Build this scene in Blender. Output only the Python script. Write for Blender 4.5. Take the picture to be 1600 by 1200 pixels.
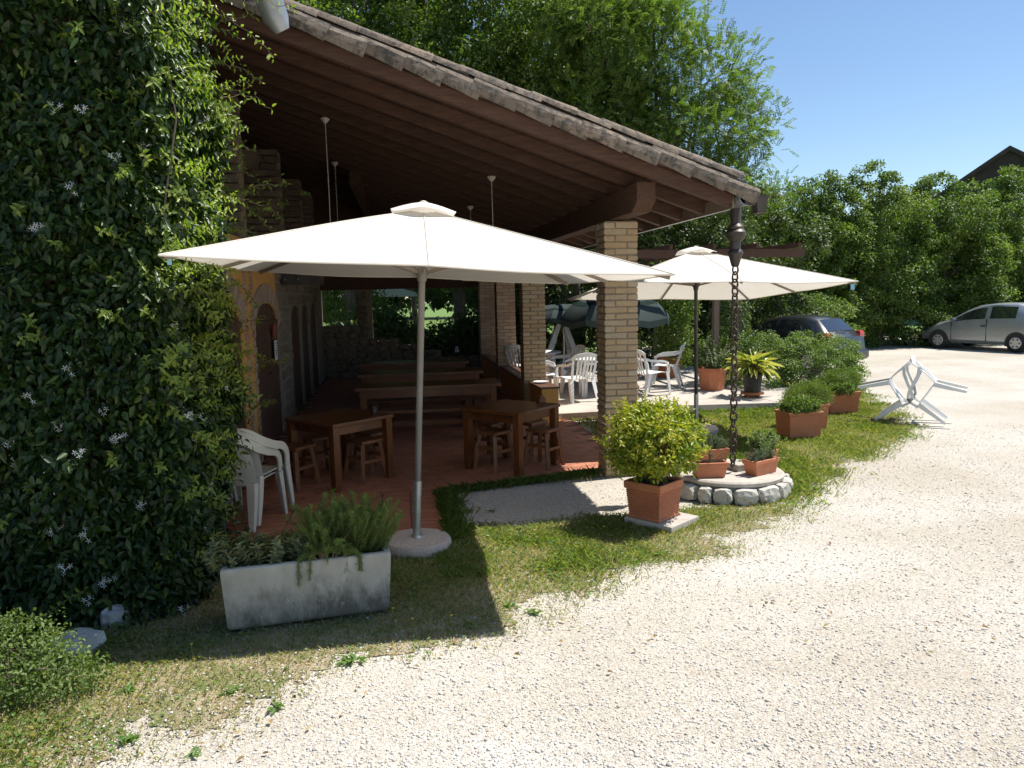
import bpy, bmesh, math, random
import numpy as np
from mathutils import Vector, Matrix

random.seed(7)
RNG = np.random.default_rng(7)
S = bpy.context.scene
for o in list(bpy.data.objects):
    bpy.data.objects.remove(o)

# ------------------------------------------------------------------ camera, sky, sun, exposure
def setup_view():
    H, pitch, roll, yaw = 2.03, math.atan(142 / 1200), math.radians(1.3), math.radians(8)
    fh = Vector((math.sin(yaw), math.cos(yaw), 0)); r0 = Vector((math.cos(yaw), -math.sin(yaw), 0)); z = Vector((0, 0, 1))
    fwd = fh * math.cos(pitch) - z * math.sin(pitch)
    up0 = fh * math.sin(pitch) + z * math.cos(pitch)
    r = r0 * math.cos(roll) - up0 * math.sin(roll)
    up = up0 * math.cos(roll) + r0 * math.sin(roll)
    cd = bpy.data.cameras.new('camera')
    cd.sensor_fit = 'HORIZONTAL'; cd.sensor_width = 36; cd.lens = 36 * 1200 / 1600
    cd.clip_start = 0.05; cd.clip_end = 2000
    co = bpy.data.objects.new('camera', cd); S.collection.objects.link(co)
    b = -fwd
    co.matrix_world = Matrix(((r.x, up.x, b.x, 0), (r.y, up.y, b.y, 0), (r.z, up.z, b.z, H), (0, 0, 0, 1)))
    S.camera = co
    sd = Vector((0.53, 0.10, 1)).normalized()          # towards the sun
    w = bpy.data.worlds.new('World'); S.world = w; w.use_nodes = True
    nt = w.node_tree; nt.nodes.clear()
    out = nt.nodes.new('ShaderNodeOutputWorld'); bg = nt.nodes.new('ShaderNodeBackground')
    sky = nt.nodes.new('ShaderNodeTexSky'); sky.sky_type = 'NISHITA'; sky.sun_disc = False
    sky.sun_elevation = math.asin(sd.z); sky.sun_rotation = math.atan2(sd.x, sd.y)
    sky.altitude = 100; sky.air_density = 1.0; sky.dust_density = 0.0; sky.ozone_density = 3.5
    bg.inputs['Strength'].default_value = 0.1
    nt.links.new(sky.outputs[0], bg.inputs[0]); nt.links.new(bg.outputs[0], out.inputs[0])
    ld = bpy.data.lights.new('sun', 'SUN'); ld.energy = 5.0; ld.angle = math.radians(0.5); ld.color = (1, 0.96, 0.9)
    lo = bpy.data.objects.new('sun', ld); S.collection.objects.link(lo)
    lo.rotation_euler = sd.to_track_quat('Z', 'Y').to_euler(); lo.location = (0, 0, 30)
    S.view_settings.view_transform = 'Standard'; S.view_settings.look = 'None'
    S.view_settings.exposure = 0.55; S.view_settings.gamma = 1
    S.view_settings.use_curve_mapping = False
    S.cycles.diffuse_bounces = 2; S.cycles.glossy_bounces = 2; S.cycles.max_bounces = 6; S.cycles.transparent_max_bounces = 4
setup_view()

# ------------------------------------------------------------------ helpers
COL = S.collection
def link(o, parent=None):
    COL.objects.link(o)
    if parent is not None: o.parent = parent
    return o
def tag(o, label=None, cat=None, group=None, kind=None):
    if label: o['label'] = label
    if cat: o['category'] = cat
    if group: o['group'] = group
    if kind: o['kind'] = kind
    return o
def thing(name, label, cat, loc=(0, 0, 0), rz=0, group=None, rot=None):
    o = bpy.data.objects.new(name, None); o.empty_display_size = 0.1
    o.location = loc; o.rotation_euler = rot if rot else (0, 0, rz)
    COL.objects.link(o)
    return tag(o, label, cat, group)
def copy_tree(o, parent=None):
    c = o.copy(); COL.objects.link(c)
    if parent is not None: c.parent = parent
    for ch in list(o.children): copy_tree(ch, c)
    return c
def copy_thing(o, loc, rz, label, group=None, scale=None):
    c = copy_tree(o); c.location = loc; c.rotation_euler = (0, 0, rz); c['label'] = label
    if group: c['group'] = group
    if scale: c.scale = scale
    return c

class MB:
    def __init__(s): s.v = []; s.f = []
    def add(s, vs, fs):
        n = len(s.v); s.v += [tuple(v) for v in vs]; s.f += [tuple(i + n for i in f) for f in fs]
        return s
    def box(s, c, d, rz=0, M=None):
        hx, hy, hz = d[0] / 2, d[1] / 2, d[2] / 2
        vs = [Vector((x, y, z)) for x in (-hx, hx) for y in (-hy, hy) for z in (-hz, hz)]
        R = Matrix.Rotation(rz, 3, 'Z') if M is None else M
        vs = [R @ v + Vector(c) for v in vs]
        return s.add(vs, [(0, 1, 3, 2), (4, 6, 7, 5), (0, 4, 5, 1), (2, 3, 7, 6), (0, 2, 6, 4), (1, 5, 7, 3)])
    def bar(s, a, b, w, h, upv=(0, 0, 1)):
        a = Vector(a); b = Vector(b); t = (b - a).normalized(); u = Vector(upv)
        sd = t.cross(u)
        if sd.length < 1e-4: sd = t.cross(Vector((1, 0, 0)))
        sd.normalize(); u = sd.cross(t)
        vs = []
        for p in (a, b):
            for i, j in ((-1, -1), (1, -1), (1, 1), (-1, 1)): vs.append(p + sd * (i * w / 2) + u * (j * h / 2))
        return s.add(vs, [(0, 1, 2, 3)[::-1], (4, 5, 6, 7), (0, 1, 5, 4), (1, 2, 6, 5), (2, 3, 7, 6), (3, 0, 4, 7)])
    def tube(s, pts, r, n=8, cap=True):
        pts = [Vector(p) for p in pts]
        rs = r if isinstance(r, (list, tuple)) else [r] * len(pts)
        vs = []; fs = []; prev = None
        for i, p in enumerate(pts):
            t = (pts[min(i + 1, len(pts) - 1)] - pts[max(i - 1, 0)]).normalized()
            if prev is None:
                a = t.orthogonal().normalized()
            else:
                a = prev - t * prev.dot(t)
                a = a.normalized() if a.length > 1e-5 else t.orthogonal().normalized()
            prev = a; b = t.cross(a)
            for k in range(n):
                q = 2 * math.pi * k / n
                vs.append(p + (a * math.cos(q) + b * math.sin(q)) * rs[i])
        for i in range(len(pts) - 1):
            for k in range(n):
                k2 = (k + 1) % n
                fs.append((i * n + k, i * n + k2, (i + 1) * n + k2, (i + 1) * n + k))
        if cap:
            fs.append(tuple(range(n))[::-1]); fs.append(tuple((len(pts) - 1) * n + k for k in range(n)))
        return s.add(vs, fs)
    def lathe(s, prof, n=16, c=(0, 0, 0), square=False, twist=0):
        vs = []; fs = []
        for (r, z) in prof:
            for k in range(n):
                q = 2 * math.pi * k / n + twist
                vs.append((c[0] + r * math.cos(q), c[1] + r * math.sin(q), c[2] + z))
        for i in range(len(prof) - 1):
            for k in range(n):
                k2 = (k + 1) % n
                fs.append((i * n + k, i * n + k2, (i + 1) * n + k2, (i + 1) * n + k))
        fs.append(tuple(range(n))[::-1]); fs.append(tuple((len(prof) - 1) * n + k for k in range(n)))
        return s.add(vs, fs)
    def rect_loft(s, rings, c=(0, 0, 0), cap_top=True, cap_bot=True):
        """rings: (half x, half y, z) rectangles joined upwards"""
        vs = []; fs = []
        for hx, hy, z in rings:
            vs += [(c[0] - hx, c[1] - hy, c[2] + z), (c[0] + hx, c[1] - hy, c[2] + z), (c[0] + hx, c[1] + hy, c[2] + z), (c[0] - hx, c[1] + hy, c[2] + z)]
        for i in range(len(rings) - 1):
            for k in range(4):
                k2 = (k + 1) % 4
                fs.append((i * 4 + k, i * 4 + k2, i * 4 + 4 + k2, i * 4 + 4 + k))
        if cap_bot: fs.append((3, 2, 1, 0))
        m = (len(rings) - 1) * 4
        if cap_top: fs.append((m, m + 1, m + 2, m + 3))
        return s.add(vs, fs)
    def prism(s, poly, z0, z1):
        n = len(poly)
        vs = [(x, y, z0) for x, y in poly] + [(x, y, z1) for x, y in poly]
        fs = [tuple(range(n))[::-1], tuple(range(n, 2 * n))] + [(i, (i + 1) % n, n + (i + 1) % n, n + i) for i in range(n)]
        return s.add(vs, fs)
    def ribbon(s, pts, w, wd, th=0.012):
        pts = [Vector(p) for p in pts]; m = len(pts)
        ws = w if isinstance(w, (list, tuple)) else [w] * m
        wds = [Vector(x) for x in wd] if isinstance(wd[0], (list, tuple, Vector)) else [Vector(wd)] * m
        vs = []; fs = []
        for i, p in enumerate(pts):
            t = (pts[min(i + 1, m - 1)] - pts[max(i - 1, 0)]).normalized()
            d = wds[i]; d = (d - t * d.dot(t)).normalized(); nn = t.cross(d)
            for a, b in ((-1, -1), (1, -1), (1, 1), (-1, 1)): vs.append(p + d * (a * ws[i] / 2) + nn * (b * th / 2))
        for i in range(m - 1):
            for k in range(4):
                k2 = (k + 1) % 4
                fs.append((i * 4 + k, i * 4 + k2, i * 4 + 4 + k2, i * 4 + 4 + k))
        fs.append((3, 2, 1, 0)); q = (m - 1) * 4; fs.append((q, q + 1, q + 2, q + 3))
        return s.add(vs, fs)
    def sheet(s, grid, th=0.0):
        """grid[i][j] of points -> surface, with thickness th along local normals when th"""
        m, n = len(grid), len(grid[0])
        G = [[Vector(p) for p in row] for row in grid]
        vs = [p for row in G for p in row]
        fs = [(i * n + j, (i + 1) * n + j, (i + 1) * n + j + 1, i * n + j + 1) for i in range(m - 1) for j in range(n - 1)]
        if th:
            N = m * n
            for i in range(m):
                for j in range(n):
                    a = G[min(i + 1, m - 1)][j] - G[max(i - 1, 0)][j]; b = G[i][min(j + 1, n - 1)] - G[i][max(j - 1, 0)]
                    vs.append(G[i][j] - a.cross(b).normalized() * th)
            fs += [tuple(q + N for q in f[::-1]) for f in fs]
            per = [(0, j) for j in range(n)] + [(i, n - 1) for i in range(1, m)] + [(m - 1, j) for j in range(n - 2, -1, -1)] + [(i, 0) for i in range(m - 2, 0, -1)]
            ids = [i * n + j for i, j in per]
            for a, b in zip(ids, ids[1:] + ids[:1]): fs.append((a, b, b + N, a + N))
        return s.add(vs, fs)
    def mesh(s, name, mat, smooth=False):
        me = bpy.data.meshes.new(name); me.from_pydata(s.v, [], s.f)
        bm = bmesh.new(); bm.from_mesh(me); bmesh.ops.recalc_face_normals(bm, faces=bm.faces); bm.to_mesh(me); bm.free()
        if mat: me.materials.append(mat)
        if smooth:
            me.polygons.foreach_set('use_smooth', [True] * len(me.polygons))
            try: me.set_sharp_from_angle(angle=math.radians(38))
            except Exception: pass
        return me
    def build(s, name, mat, parent=None, smooth=False, bevel=0, segs=2):
        me = s.mesh(name, mat, smooth)
        if bevel:
            bm = bmesh.new(); bm.from_mesh(me)
            es = [e for e in bm.edges if len(e.link_faces) == 2 and e.calc_face_angle(0) > 0.6]
            bmesh.ops.bevel(bm, geom=es, offset=bevel, segments=segs, affect='EDGES', profile=0.6, clamp_overlap=True)
            bm.to_mesh(me); bm.free()
        return link(bpy.data.objects.new(name, me), parent)

def np_mesh(name, V, F, mat, tint=None, smooth=False):
    me = bpy.data.meshes.new(name)
    V = np.asarray(V, np.float32); F = np.asarray(F, np.int32); k = F.shape[1]
    me.vertices.add(len(V)); me.vertices.foreach_set('co', V.ravel())
    me.loops.add(F.size); me.loops.foreach_set('vertex_index', F.ravel())
    me.polygons.add(len(F)); me.polygons.foreach_set('loop_start', np.arange(0, F.size, k, dtype=np.int32))
    try: me.polygons.foreach_set('loop_total', np.full(len(F), k, np.int32))
    except Exception: pass
    if smooth: me.polygons.foreach_set('use_smooth', np.ones(len(F), bool))
    me.update(calc_edges=True)
    if tint is not None:
        a = me.attributes.new('tint', 'FLOAT', 'POINT'); a.data.foreach_set('value', np.asarray(tint, np.float32))
    me.materials.append(mat)
    return me

def unit(a): return a / (np.linalg.norm(a, axis=-1, keepdims=True) + 1e-9)
def leaf_geo(P, D, N, L, W, fold=0.25, full=True, curl=0.15, tint=None):
    """leaf blades: base P, direction D, facing N, lengths L, widths W"""
    n = len(P); L = np.broadcast_to(L, n)[:, None]; W = np.broadcast_to(W, n)[:, None]
    D = unit(D); N = unit(N - D * np.sum(N * D, 1, keepdims=True)); Sd = np.cross(D, N)
    if full:
        pts = [P, P + D * L * .32 + Sd * W * .5 + N * W * fold, P + D * L * .7 + Sd * W * .36 + N * (W * fold - L * curl * .5),
               P + D * L - N * L * curl, P + D * L * .7 - Sd * W * .36 + N * (W * fold - L * curl * .5), P + D * L * .32 - Sd * W * .5 + N * W * fold]
        V = np.stack(pts, 1).reshape(-1, 3); b = np.arange(n)[:, None] * 6
        F = np.concatenate([b + np.array([[0, 1, 2, 3]]), b + np.array([[0, 3, 4, 5]])], 0); k = 6
    else:
        pts = [P, P + D * L * .45 + Sd * W * .5 + N * W * fold, P + D * L - N * L * curl, P + D * L * .45 - Sd * W * .5 + N * W * fold]
        V = np.stack(pts, 1).reshape(-1, 3); b = np.arange(n)[:, None] * 4
        F = np.concatenate([b + np.array([[0, 1, 2]]), b + np.array([[0, 2, 3]])], 0); k = 4
    t = RNG.random(n) if tint is None else np.asarray(tint)
    return V, F, np.repeat(t, k)
def rnd_dirs(n):
    return unit(RNG.normal(size=(n, 3)))

# ------------------------------------------------------------------ materials
def new_mat(name):
    m = bpy.data.materials.new(name); m.use_nodes = True; nt = m.node_tree
    return m, nt, nt.nodes['Principled BSDF']
def nd(nt, t, **kw):
    n = nt.nodes.new(t)
    for k, v in kw.items(): setattr(n, k, v)
    return n
def ramp(nt, fac, stops):
    r = nt.nodes.new('ShaderNodeValToRGB'); e = r.color_ramp.elements
    e[0].position, e[0].color = stops[0][0], (*stops[0][1], 1)
    e[1].position, e[1].color = stops[-1][0], (*stops[-1][1], 1)
    for p, c in stops[1:-1]:
        q = e.new(p); q.color = (*c, 1)
    nt.links.new(fac, r.inputs[0]); return r.outputs[0]
def mixc(nt, a, b, fac, mode='MIX'):
    n = nt.nodes.new('ShaderNodeMix'); n.data_type = 'RGBA'; n.blend_type = mode
    for sock, v in ((n.inputs[0], fac), (n.inputs[6], a), (n.inputs[7], b)):
        if hasattr(v, 'links'): nt.links.new(v, sock)
        elif isinstance(v, (int, float)): sock.default_value = v
        else: sock.default_value = (*v, 1)
    return n.outputs[2]
def noise(nt, co, scale, detail=5, rough=.6):
    n = nt.nodes.new('ShaderNodeTexNoise'); n.inputs['Scale'].default_value = scale
    n.inputs['Detail'].default_value = detail; n.inputs['Roughness'].default_value = rough
    nt.links.new(co, n.inputs['Vector']); return n.outputs[0]
def bump(nt, bs, h, strength=.3, dist=.01):
    b = nt.nodes.new('ShaderNodeBump'); b.inputs['Strength'].default_value = strength; b.inputs['Distance'].default_value = dist
    nt.links.new(h, b.inputs['Height']); nt.links.new(b.outputs[0], bs.inputs['Normal'])
def coords(nt, scale=(1, 1, 1), rnd=True):
    tc = nt.nodes.new('ShaderNodeTexCoord'); mp = nt.nodes.new('ShaderNodeMapping'); mp.inputs['Scale'].default_value = scale
    nt.links.new(tc.outputs['Object'], mp.inputs['Vector'])
    if rnd:
        oi = nt.nodes.new('ShaderNodeObjectInfo'); mu = nt.nodes.new('ShaderNodeMath'); mu.operation = 'MULTIPLY'; mu.inputs[1].default_value = 37.0
        nt.links.new(oi.outputs['Random'], mu.inputs[0]); nt.links.new(mu.outputs[0], mp.inputs['Location'])
    return mp.outputs[0]
def surf(name, c1, c2, scale=6, rough=.8, bmp=.3, bdist=.008, stretch=(1, 1, 1), piece=None, spots=None, fine=None, metallic=0, spec=None):
    """two-tone noise surface; piece = colours picked per object; spots = (colour, scale, low, high) wear on top"""
    m, nt, bs = new_mat(name); co = coords(nt, stretch)
    n1 = noise(nt, co, scale)
    col = ramp(nt, n1, [(.3, c1), (.7, c2)])
    if piece:
        oi = nt.nodes.new('ShaderNodeObjectInfo')
        k = len(piece); pc = ramp(nt, oi.outputs['Random'], [(i / max(k - 1, 1), c) for i, c in enumerate(piece)])
        col = mixc(nt, col, pc, .65)
    if spots:
        n2 = noise(nt, co, spots[1], 6, .7)
        f = ramp(nt, n2, [(spots[2], (0, 0, 0)), (spots[3], (1, 1, 1))])
        col = mixc(nt, col, spots[0], f)
    nt.links.new(col, bs.inputs['Base Color'])
    bs.inputs['Roughness'].default_value = rough; bs.inputs['Metallic'].default_value = metallic
    if spec is not None: bs.inputs['Specular IOR Level'].default_value = spec
    if bmp: bump(nt, bs, noise(nt, co, fine or scale * 5, 6, .7), bmp, bdist)
    return m
def leaf_mat(name, cols, rough=.4, trans=.3, tcol=None, spec=.5):
    m, nt, bs = new_mat(name)
    at = nd(nt, 'ShaderNodeAttribute', attribute_name='tint')
    k = len(cols); col = ramp(nt, at.outputs['Fac'], [(i / (k - 1), c) for i, c in enumerate(cols)])
    nt.links.new(col, bs.inputs['Base Color']); bs.inputs['Roughness'].default_value = rough
    bs.inputs['Specular IOR Level'].default_value = spec
    tr = nt.nodes.new('ShaderNodeBsdfTranslucent'); mx = nt.nodes.new('ShaderNodeMixShader'); mx.inputs[0].default_value = trans
    tc = mixc(nt, col, tcol or (1.3, 1.5, .5), 1.0, 'MULTIPLY')
    nt.links.new(tc, tr.inputs[0]); nt.links.new(bs.outputs[0], mx.inputs[1]); nt.links.new(tr.outputs[0], mx.inputs[2])
    nt.links.new(mx.outputs[0], nt.nodes['Material Output'].inputs[0])
    return m

M = {}
M['brick'] = surf('brick_tan', (.42, .29, .15), (.56, .41, .23), 9, .9, .5, .006, piece=[(.4, .26, .15), (.52, .39, .24), (.48, .38, .28), (.5, .33, .17), (.6, .5, .36), (.43, .28, .19), (.55, .4, .22)], spots=((.3, .22, .14), 14, .58, .75))
M['brickred'] = surf('brick_rosy', (.34, .2, .12), (.5, .33, .2), 9, .9, .5, .006, piece=[(.36, .2, .12), (.46, .31, .2), (.52, .36, .22), (.4, .24, .15), (.56, .45, .33)], spots=((.3, .22, .15), 14, .58, .75))
M['mortar'] = surf('mortar', (.24, .18, .12), (.34, .27, .18), 20, .95, .5)
M['stucco'] = surf('stucco_ochre', (.62, .3, .075), (.7, .37, .11), 3, .9, .25, .004, spots=((.5, .25, .08), 4, .6, .8))
M['stucco2'] = surf('stucco_orange', (.78, .3, .055), (.84, .38, .08), 3, .85, .25, .004, spots=((.45, .19, .06), 5, .6, .8))
M['stone'] = surf('rubble_stone', (.15, .115, .08), (.26, .205, .15), 7, .95, .8, .014, piece=[(.13, .1, .075), (.25, .195, .14), (.2, .14, .1), (.29, .24, .19)], spots=((.08, .065, .05), 9, .55, .75))
M['ring'] = surf('limestone_block', (.4, .37, .32), (.62, .59, .52), 14, .95, .9, .012, piece=[(.45, .42, .36), (.6, .56, .48), (.52, .5, .45)], spots=((.16, .15, .12), 22, .56, .7))
M['whiterock'] = surf('white_rock', (.42, .42, .41), (.6, .6, .58), 10, .9, .8, .015, spots=((.4, .38, .34), 12, .6, .75))
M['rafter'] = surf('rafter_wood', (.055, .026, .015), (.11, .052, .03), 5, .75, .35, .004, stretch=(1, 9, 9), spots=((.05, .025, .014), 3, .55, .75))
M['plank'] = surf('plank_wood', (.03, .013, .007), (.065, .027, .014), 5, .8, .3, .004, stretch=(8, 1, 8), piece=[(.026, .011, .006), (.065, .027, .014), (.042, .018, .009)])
M['beam'] = surf('beam_wood', (.06, .03, .017), (.12, .056, .03), 5, .8, .4, .006, stretch=(9, 1, 9), spots=((.25, .2, .16), 6, .64, .8))
M['table'] = surf('varnished_wood', (.1, .033, .011), (.19, .066, .022), 4, .28, .15, .003, stretch=(1, 8, 1))
M['stool'] = surf('stool_wood', (.14, .05, .017), (.25, .095, .033), 5, .45, .2, .003, stretch=(6, 6, 1))
M['door'] = surf('door_wood', (.07, .032, .02), (.12, .055, .034), 4, .6, .3, .004, stretch=(9, 9, 1))
M['greywood'] = surf('grey_wood', (.14, .1, .07), (.24, .18, .13), 4, .9, .4, .004, stretch=(9, 9, 1))
M['rooftile'] = surf('coppo_clay', (.14, .105, .078), (.26, .205, .15), 9, .95, .9, .014, piece=[(.14, .105, .08), (.25, .2, .15), (.19, .15, .11), (.29, .21, .15)], spots=((.075, .066, .052), 13, .45, .6))
M['rooffield'] = surf('roof_field', (.12, .09, .07), (.2, .15, .115), 6, .95, .8, .02)
M['floortile'] = surf('terracotta_floor', (.37, .145, .082), (.47, .19, .108), 5, .6, .2, .003, piece=[(.36, .14, .078), (.5, .205, .115), (.42, .17, .1), (.37, .155, .092)], spots=((.16, .075, .05), 2.5, .55, .8))
M['coping'] = surf('glazed_coping', (.1, .05, .032), (.17, .085, .055), 5, .35, .2, .003)
M['grout'] = surf('grout', (.16, .085, .055), (.22, .12, .08), 14, .95, .3)
M['pot'] = surf('terracotta_pot', (.45, .15, .065), (.56, .21, .1), 4, .7, .15, .003, spots=((.62, .36, .24), 6, .6, .82))
M['soil'] = surf('potting_soil', (.05, .035, .025), (.1, .075, .055), 30, 1, .8, .01)
def old_concrete():
    m, nt, bs = new_mat('old_concrete'); co = coords(nt, (1, 1, .5), rnd=False)
    c = ramp(nt, noise(nt, co, 7, 6), [(.3, (.33, .305, .25)), (.7, (.5, .47, .395))])
    sp = nt.nodes.new('ShaderNodeSeparateXYZ'); tc = nt.nodes.new('ShaderNodeTexCoord'); nt.links.new(tc.outputs['Object'], sp.inputs[0])
    # splash stains and lichen: heaviest on the lower half, broken up by noise
    a = nd(nt, 'ShaderNodeMath', operation='MULTIPLY_ADD'); a.inputs[1].default_value = -1.15; a.inputs[2].default_value = .32; nt.links.new(sp.outputs[2], a.inputs[0])
    b = nd(nt, 'ShaderNodeMath', operation='ADD'); nt.links.new(a.outputs[0], b.inputs[0]); nt.links.new(noise(nt, co, 6, 8, .72), b.inputs[1])
    f = ramp(nt, b.outputs[0], [(.52, (0, 0, 0)), (.62, (.3, .3, .3)), (.78, (.85, .85, .85))])
    c = mixc(nt, c, (.085, .075, .055), f)
    c = mixc(nt, c, (.6, .58, .5), ramp(nt, noise(nt, co, 26, 4, .7), [(.62, (0, 0, 0)), (.72, (.7, .7, .7))]))
    nt.links.new(c, bs.inputs['Base Color']); bs.inputs['Roughness'].default_value = .95
    bump(nt, bs, noise(nt, co, 45, 6, .7), .6, .008); return m
M['concrete'] = old_concrete()
M['pinkconc'] = surf('pebbled_concrete', (.42, .34, .28), (.66, .55, .47), 60, .95, .6, .008, spots=((.2, .16, .13), 70, .58, .68))
M['slab'] = surf('concrete_slab', (.4, .36, .31), (.52, .47, .4), 3, .95, .4, .005, spots=((.3, .26, .22), 7, .55, .8))
M['white'] = surf('white_plastic', (.74, .74, .72), (.82, .82, .8), 3, .4, .05, .002)
M['cream'] = surf('cream_plastic', (.62, .57, .47), (.72, .67, .57), 3, .45, .05, .002, spots=((.5, .45, .37), 9, .62, .8))
M['pole'] = surf('grey_metal_pole', (.17, .155, .135), (.22, .2, .18), 6, .45, 0, metallic=.3)
M['steel'] = surf('galvanised_steel', (.42, .43, .43), (.56, .57, .57), 9, .4, .1, .002, metallic=.8)
M['zinc'] = surf('zinc', (.24, .255, .27), (.38, .4, .42), 8, .45, .1, .003, metallic=.6)
M['darkmetal'] = surf('dark_metal', (.05, .042, .038), (.1, .085, .075), 8, .5, .15, .002, metallic=.5)
M['rust'] = surf('rusty_chain', (.06, .045, .038), (.12, .08, .06), 20, .7, .3, .002, metallic=.5)
M['ribwood'] = surf('rib_wood', (.2, .16, .12), (.28, .23, .18), 6, .6, 0)
M['black'] = surf('black_plastic', (.018, .018, .018), (.03, .03, .03), 6, .5, 0)
M['rubber'] = surf('tyre_rubber', (.02, .02, .02), (.035, .034, .032), 10, .9, .2)
M['bark'] = surf('bark', (.07, .055, .042), (.16, .13, .1), 6, .95, .8, .02, stretch=(3, 3, .6))
M['stem'] = surf('plant_stem', (.1, .09, .04), (.2, .15, .08), 8, .8, .3)
M['blueplastic'] = surf('blue_tag', (.25, .5, .62), (.3, .55, .68), 3, .6, 0)
M['paper'] = surf('paper_notice', (.7, .7, .68), (.78, .78, .76), 3, .8, 0)
M['redplate'] = surf('red_plate', (.4, .05, .03), (.48, .07, .04), 3, .6, 0)
M['petal'] = surf('white_petal', (.75, .75, .68), (.85, .85, .8), 3, .6, 0)
M['yellowpetal'] = surf('yellow_petal', (.7, .5, .03), (.8, .6, .05), 3, .6, 0)
M['lampshade'] = surf('lamp_enamel', (.6, .56, .48), (.68, .64, .56), 3, .5, 0)

def fabric(name, c, trans=.4):
    m, nt, bs = new_mat(name); co = coords(nt)
    col = ramp(nt, noise(nt, co, 3, 4), [(.3, tuple(x * .95 for x in c)), (.7, c)])
    nt.links.new(col, bs.inputs['Base Color']); bs.inputs['Roughness'].default_value = .9; bs.inputs['Specular IOR Level'].default_value = .15
    tr = nt.nodes.new('ShaderNodeBsdfTranslucent'); mx = nt.nodes.new('ShaderNodeMixShader'); mx.inputs[0].default_value = trans
    nt.links.new(col, tr.inputs[0]); nt.links.new(bs.outputs[0], mx.inputs[1]); nt.links.new(tr.outputs[0], mx.inputs[2])
    nt.links.new(mx.outputs[0], nt.nodes['Material Output'].inputs[0])
    bump(nt, bs, noise(nt, co, 5, 3), .12, .01)
    return m
M['canvas'] = fabric('cream_canvas', (.88, .82, .72), .28)
M['greencanvas'] = fabric('green_canvas', (.045, .062, .058), .06)
M['greenband'] = fabric('dark_green_band', (.008, .02, .016), .02)

def glass_mat(name, col=(.02, .025, .03)):
    m, nt, bs = new_mat(name)
    bs.inputs['Base Color'].default_value = (*col, 1); bs.inputs['Roughness'].default_value = .04
    bs.inputs['Specular IOR Level'].default_value = .8; bs.inputs['Coat Weight'].default_value = .6; bs.inputs['Coat Roughness'].default_value = .02
    return m
M['carglass'] = glass_mat('car_glass')
def paint(name, col, metallic=.5, dust=None):
    m, nt, bs = new_mat(name); co = coords(nt)
    c = ramp(nt, noise(nt, co, 2.5, 5), [(.35, col), (.7, dust or col)])
    nt.links.new(c, bs.inputs['Base Color']); bs.inputs['Metallic'].default_value = metallic
    bs.inputs['Roughness'].default_value = .35; bs.inputs['Coat Weight'].default_value = .7; bs.inputs['Coat Roughness'].default_value = .06
    return m
M['silver'] = paint('silver_paint', (.42, .45, .47), .55, (.38, .39, .38))
M['darkpaint'] = paint('dark_grey_paint', (.014, .015, .017), .25, (.022, .023, .025))
M['taillight'] = paint('tail_light_red', (.5, .02, .015), 0)
M['hubcap'] = paint('hubcap_silver', (.5, .5, .5), .6)
M['greyplastic'] = surf('grey_bumper', (.1, .11, .13), (.14, .15, .17), 4, .6, 0)

M['ivy'] = leaf_mat('jasmine_leaf', [(.011, .026, .006), (.02, .044, .009), (.034, .068, .012), (.06, .102, .018)], .4, .2, spec=.4)
M['ivyyoung'] = leaf_mat('young_jasmine_leaf', [(.12, .21, .028), (.21, .29, .04), (.31, .36, .06)], .4, .42)
M['hedge'] = leaf_mat('hedge_leaf', [(.035, .062, .015), (.06, .095, .022), (.09, .125, .03), (.14, .16, .045)], .5, .32)
M['hedge2'] = leaf_mat('maple_leaf', [(.052, .095, .02), (.09, .15, .03), (.145, .21, .04), (.19, .225, .055)], .5, .42)
M['locust'] = leaf_mat('locust_leaf', [(.085, .14, .032), (.13, .195, .042), (.185, .245, .055)], .55, .45)
M['yellowbush'] = leaf_mat('euonymus_leaf', [(.07, .15, .018), (.2, .27, .025), (.42, .41, .04), (.52, .48, .07)], .4, .32)
M['rosemary'] = leaf_mat('rosemary_leaf', [(.12, .19, .04), (.19, .27, .055), (.27, .34, .08)], .55, .3)
M['sage'] = leaf_mat('sage_leaf', [(.16, .19, .1), (.23, .26, .13), (.36, .32, .1)], .7, .25)
M['lavender'] = leaf_mat('lavender_leaf', [(.09, .12, .08), (.13, .17, .11), (.18, .22, .15)], .8, .2)
M['lowshrub'] = leaf_mat('low_shrub_leaf', [(.07, .12, .028), (.115, .175, .04), (.165, .23, .055), (.21, .26, .075)], .55, .36)
M['cypress'] = leaf_mat('santolina_leaf', [(.11, .17, .03), (.17, .24, .04), (.25, .31, .06)], .6, .25)
M['lily'] = leaf_mat('variegated_leaf', [(.04, .1, .02), (.2, .24, .04), (.5, .46, .1), (.6, .55, .2)], .35, .25)
M['grass'] = leaf_mat('grass_blade', [(.11, .185, .035), (.16, .23, .05), (.22, .27, .065), (.36, .34, .13)], .6, .4)
M['drygrass'] = leaf_mat('dry_grass_blade', [(.17, .21, .055), (.28, .26, .1), (.4, .34, .16), (.44, .38, .21)], .7, .35)
M['weed'] = leaf_mat('weed_leaf', [(.09, .18, .035), (.13, .23, .045), (.17, .26, .06)], .5, .35)

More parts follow.
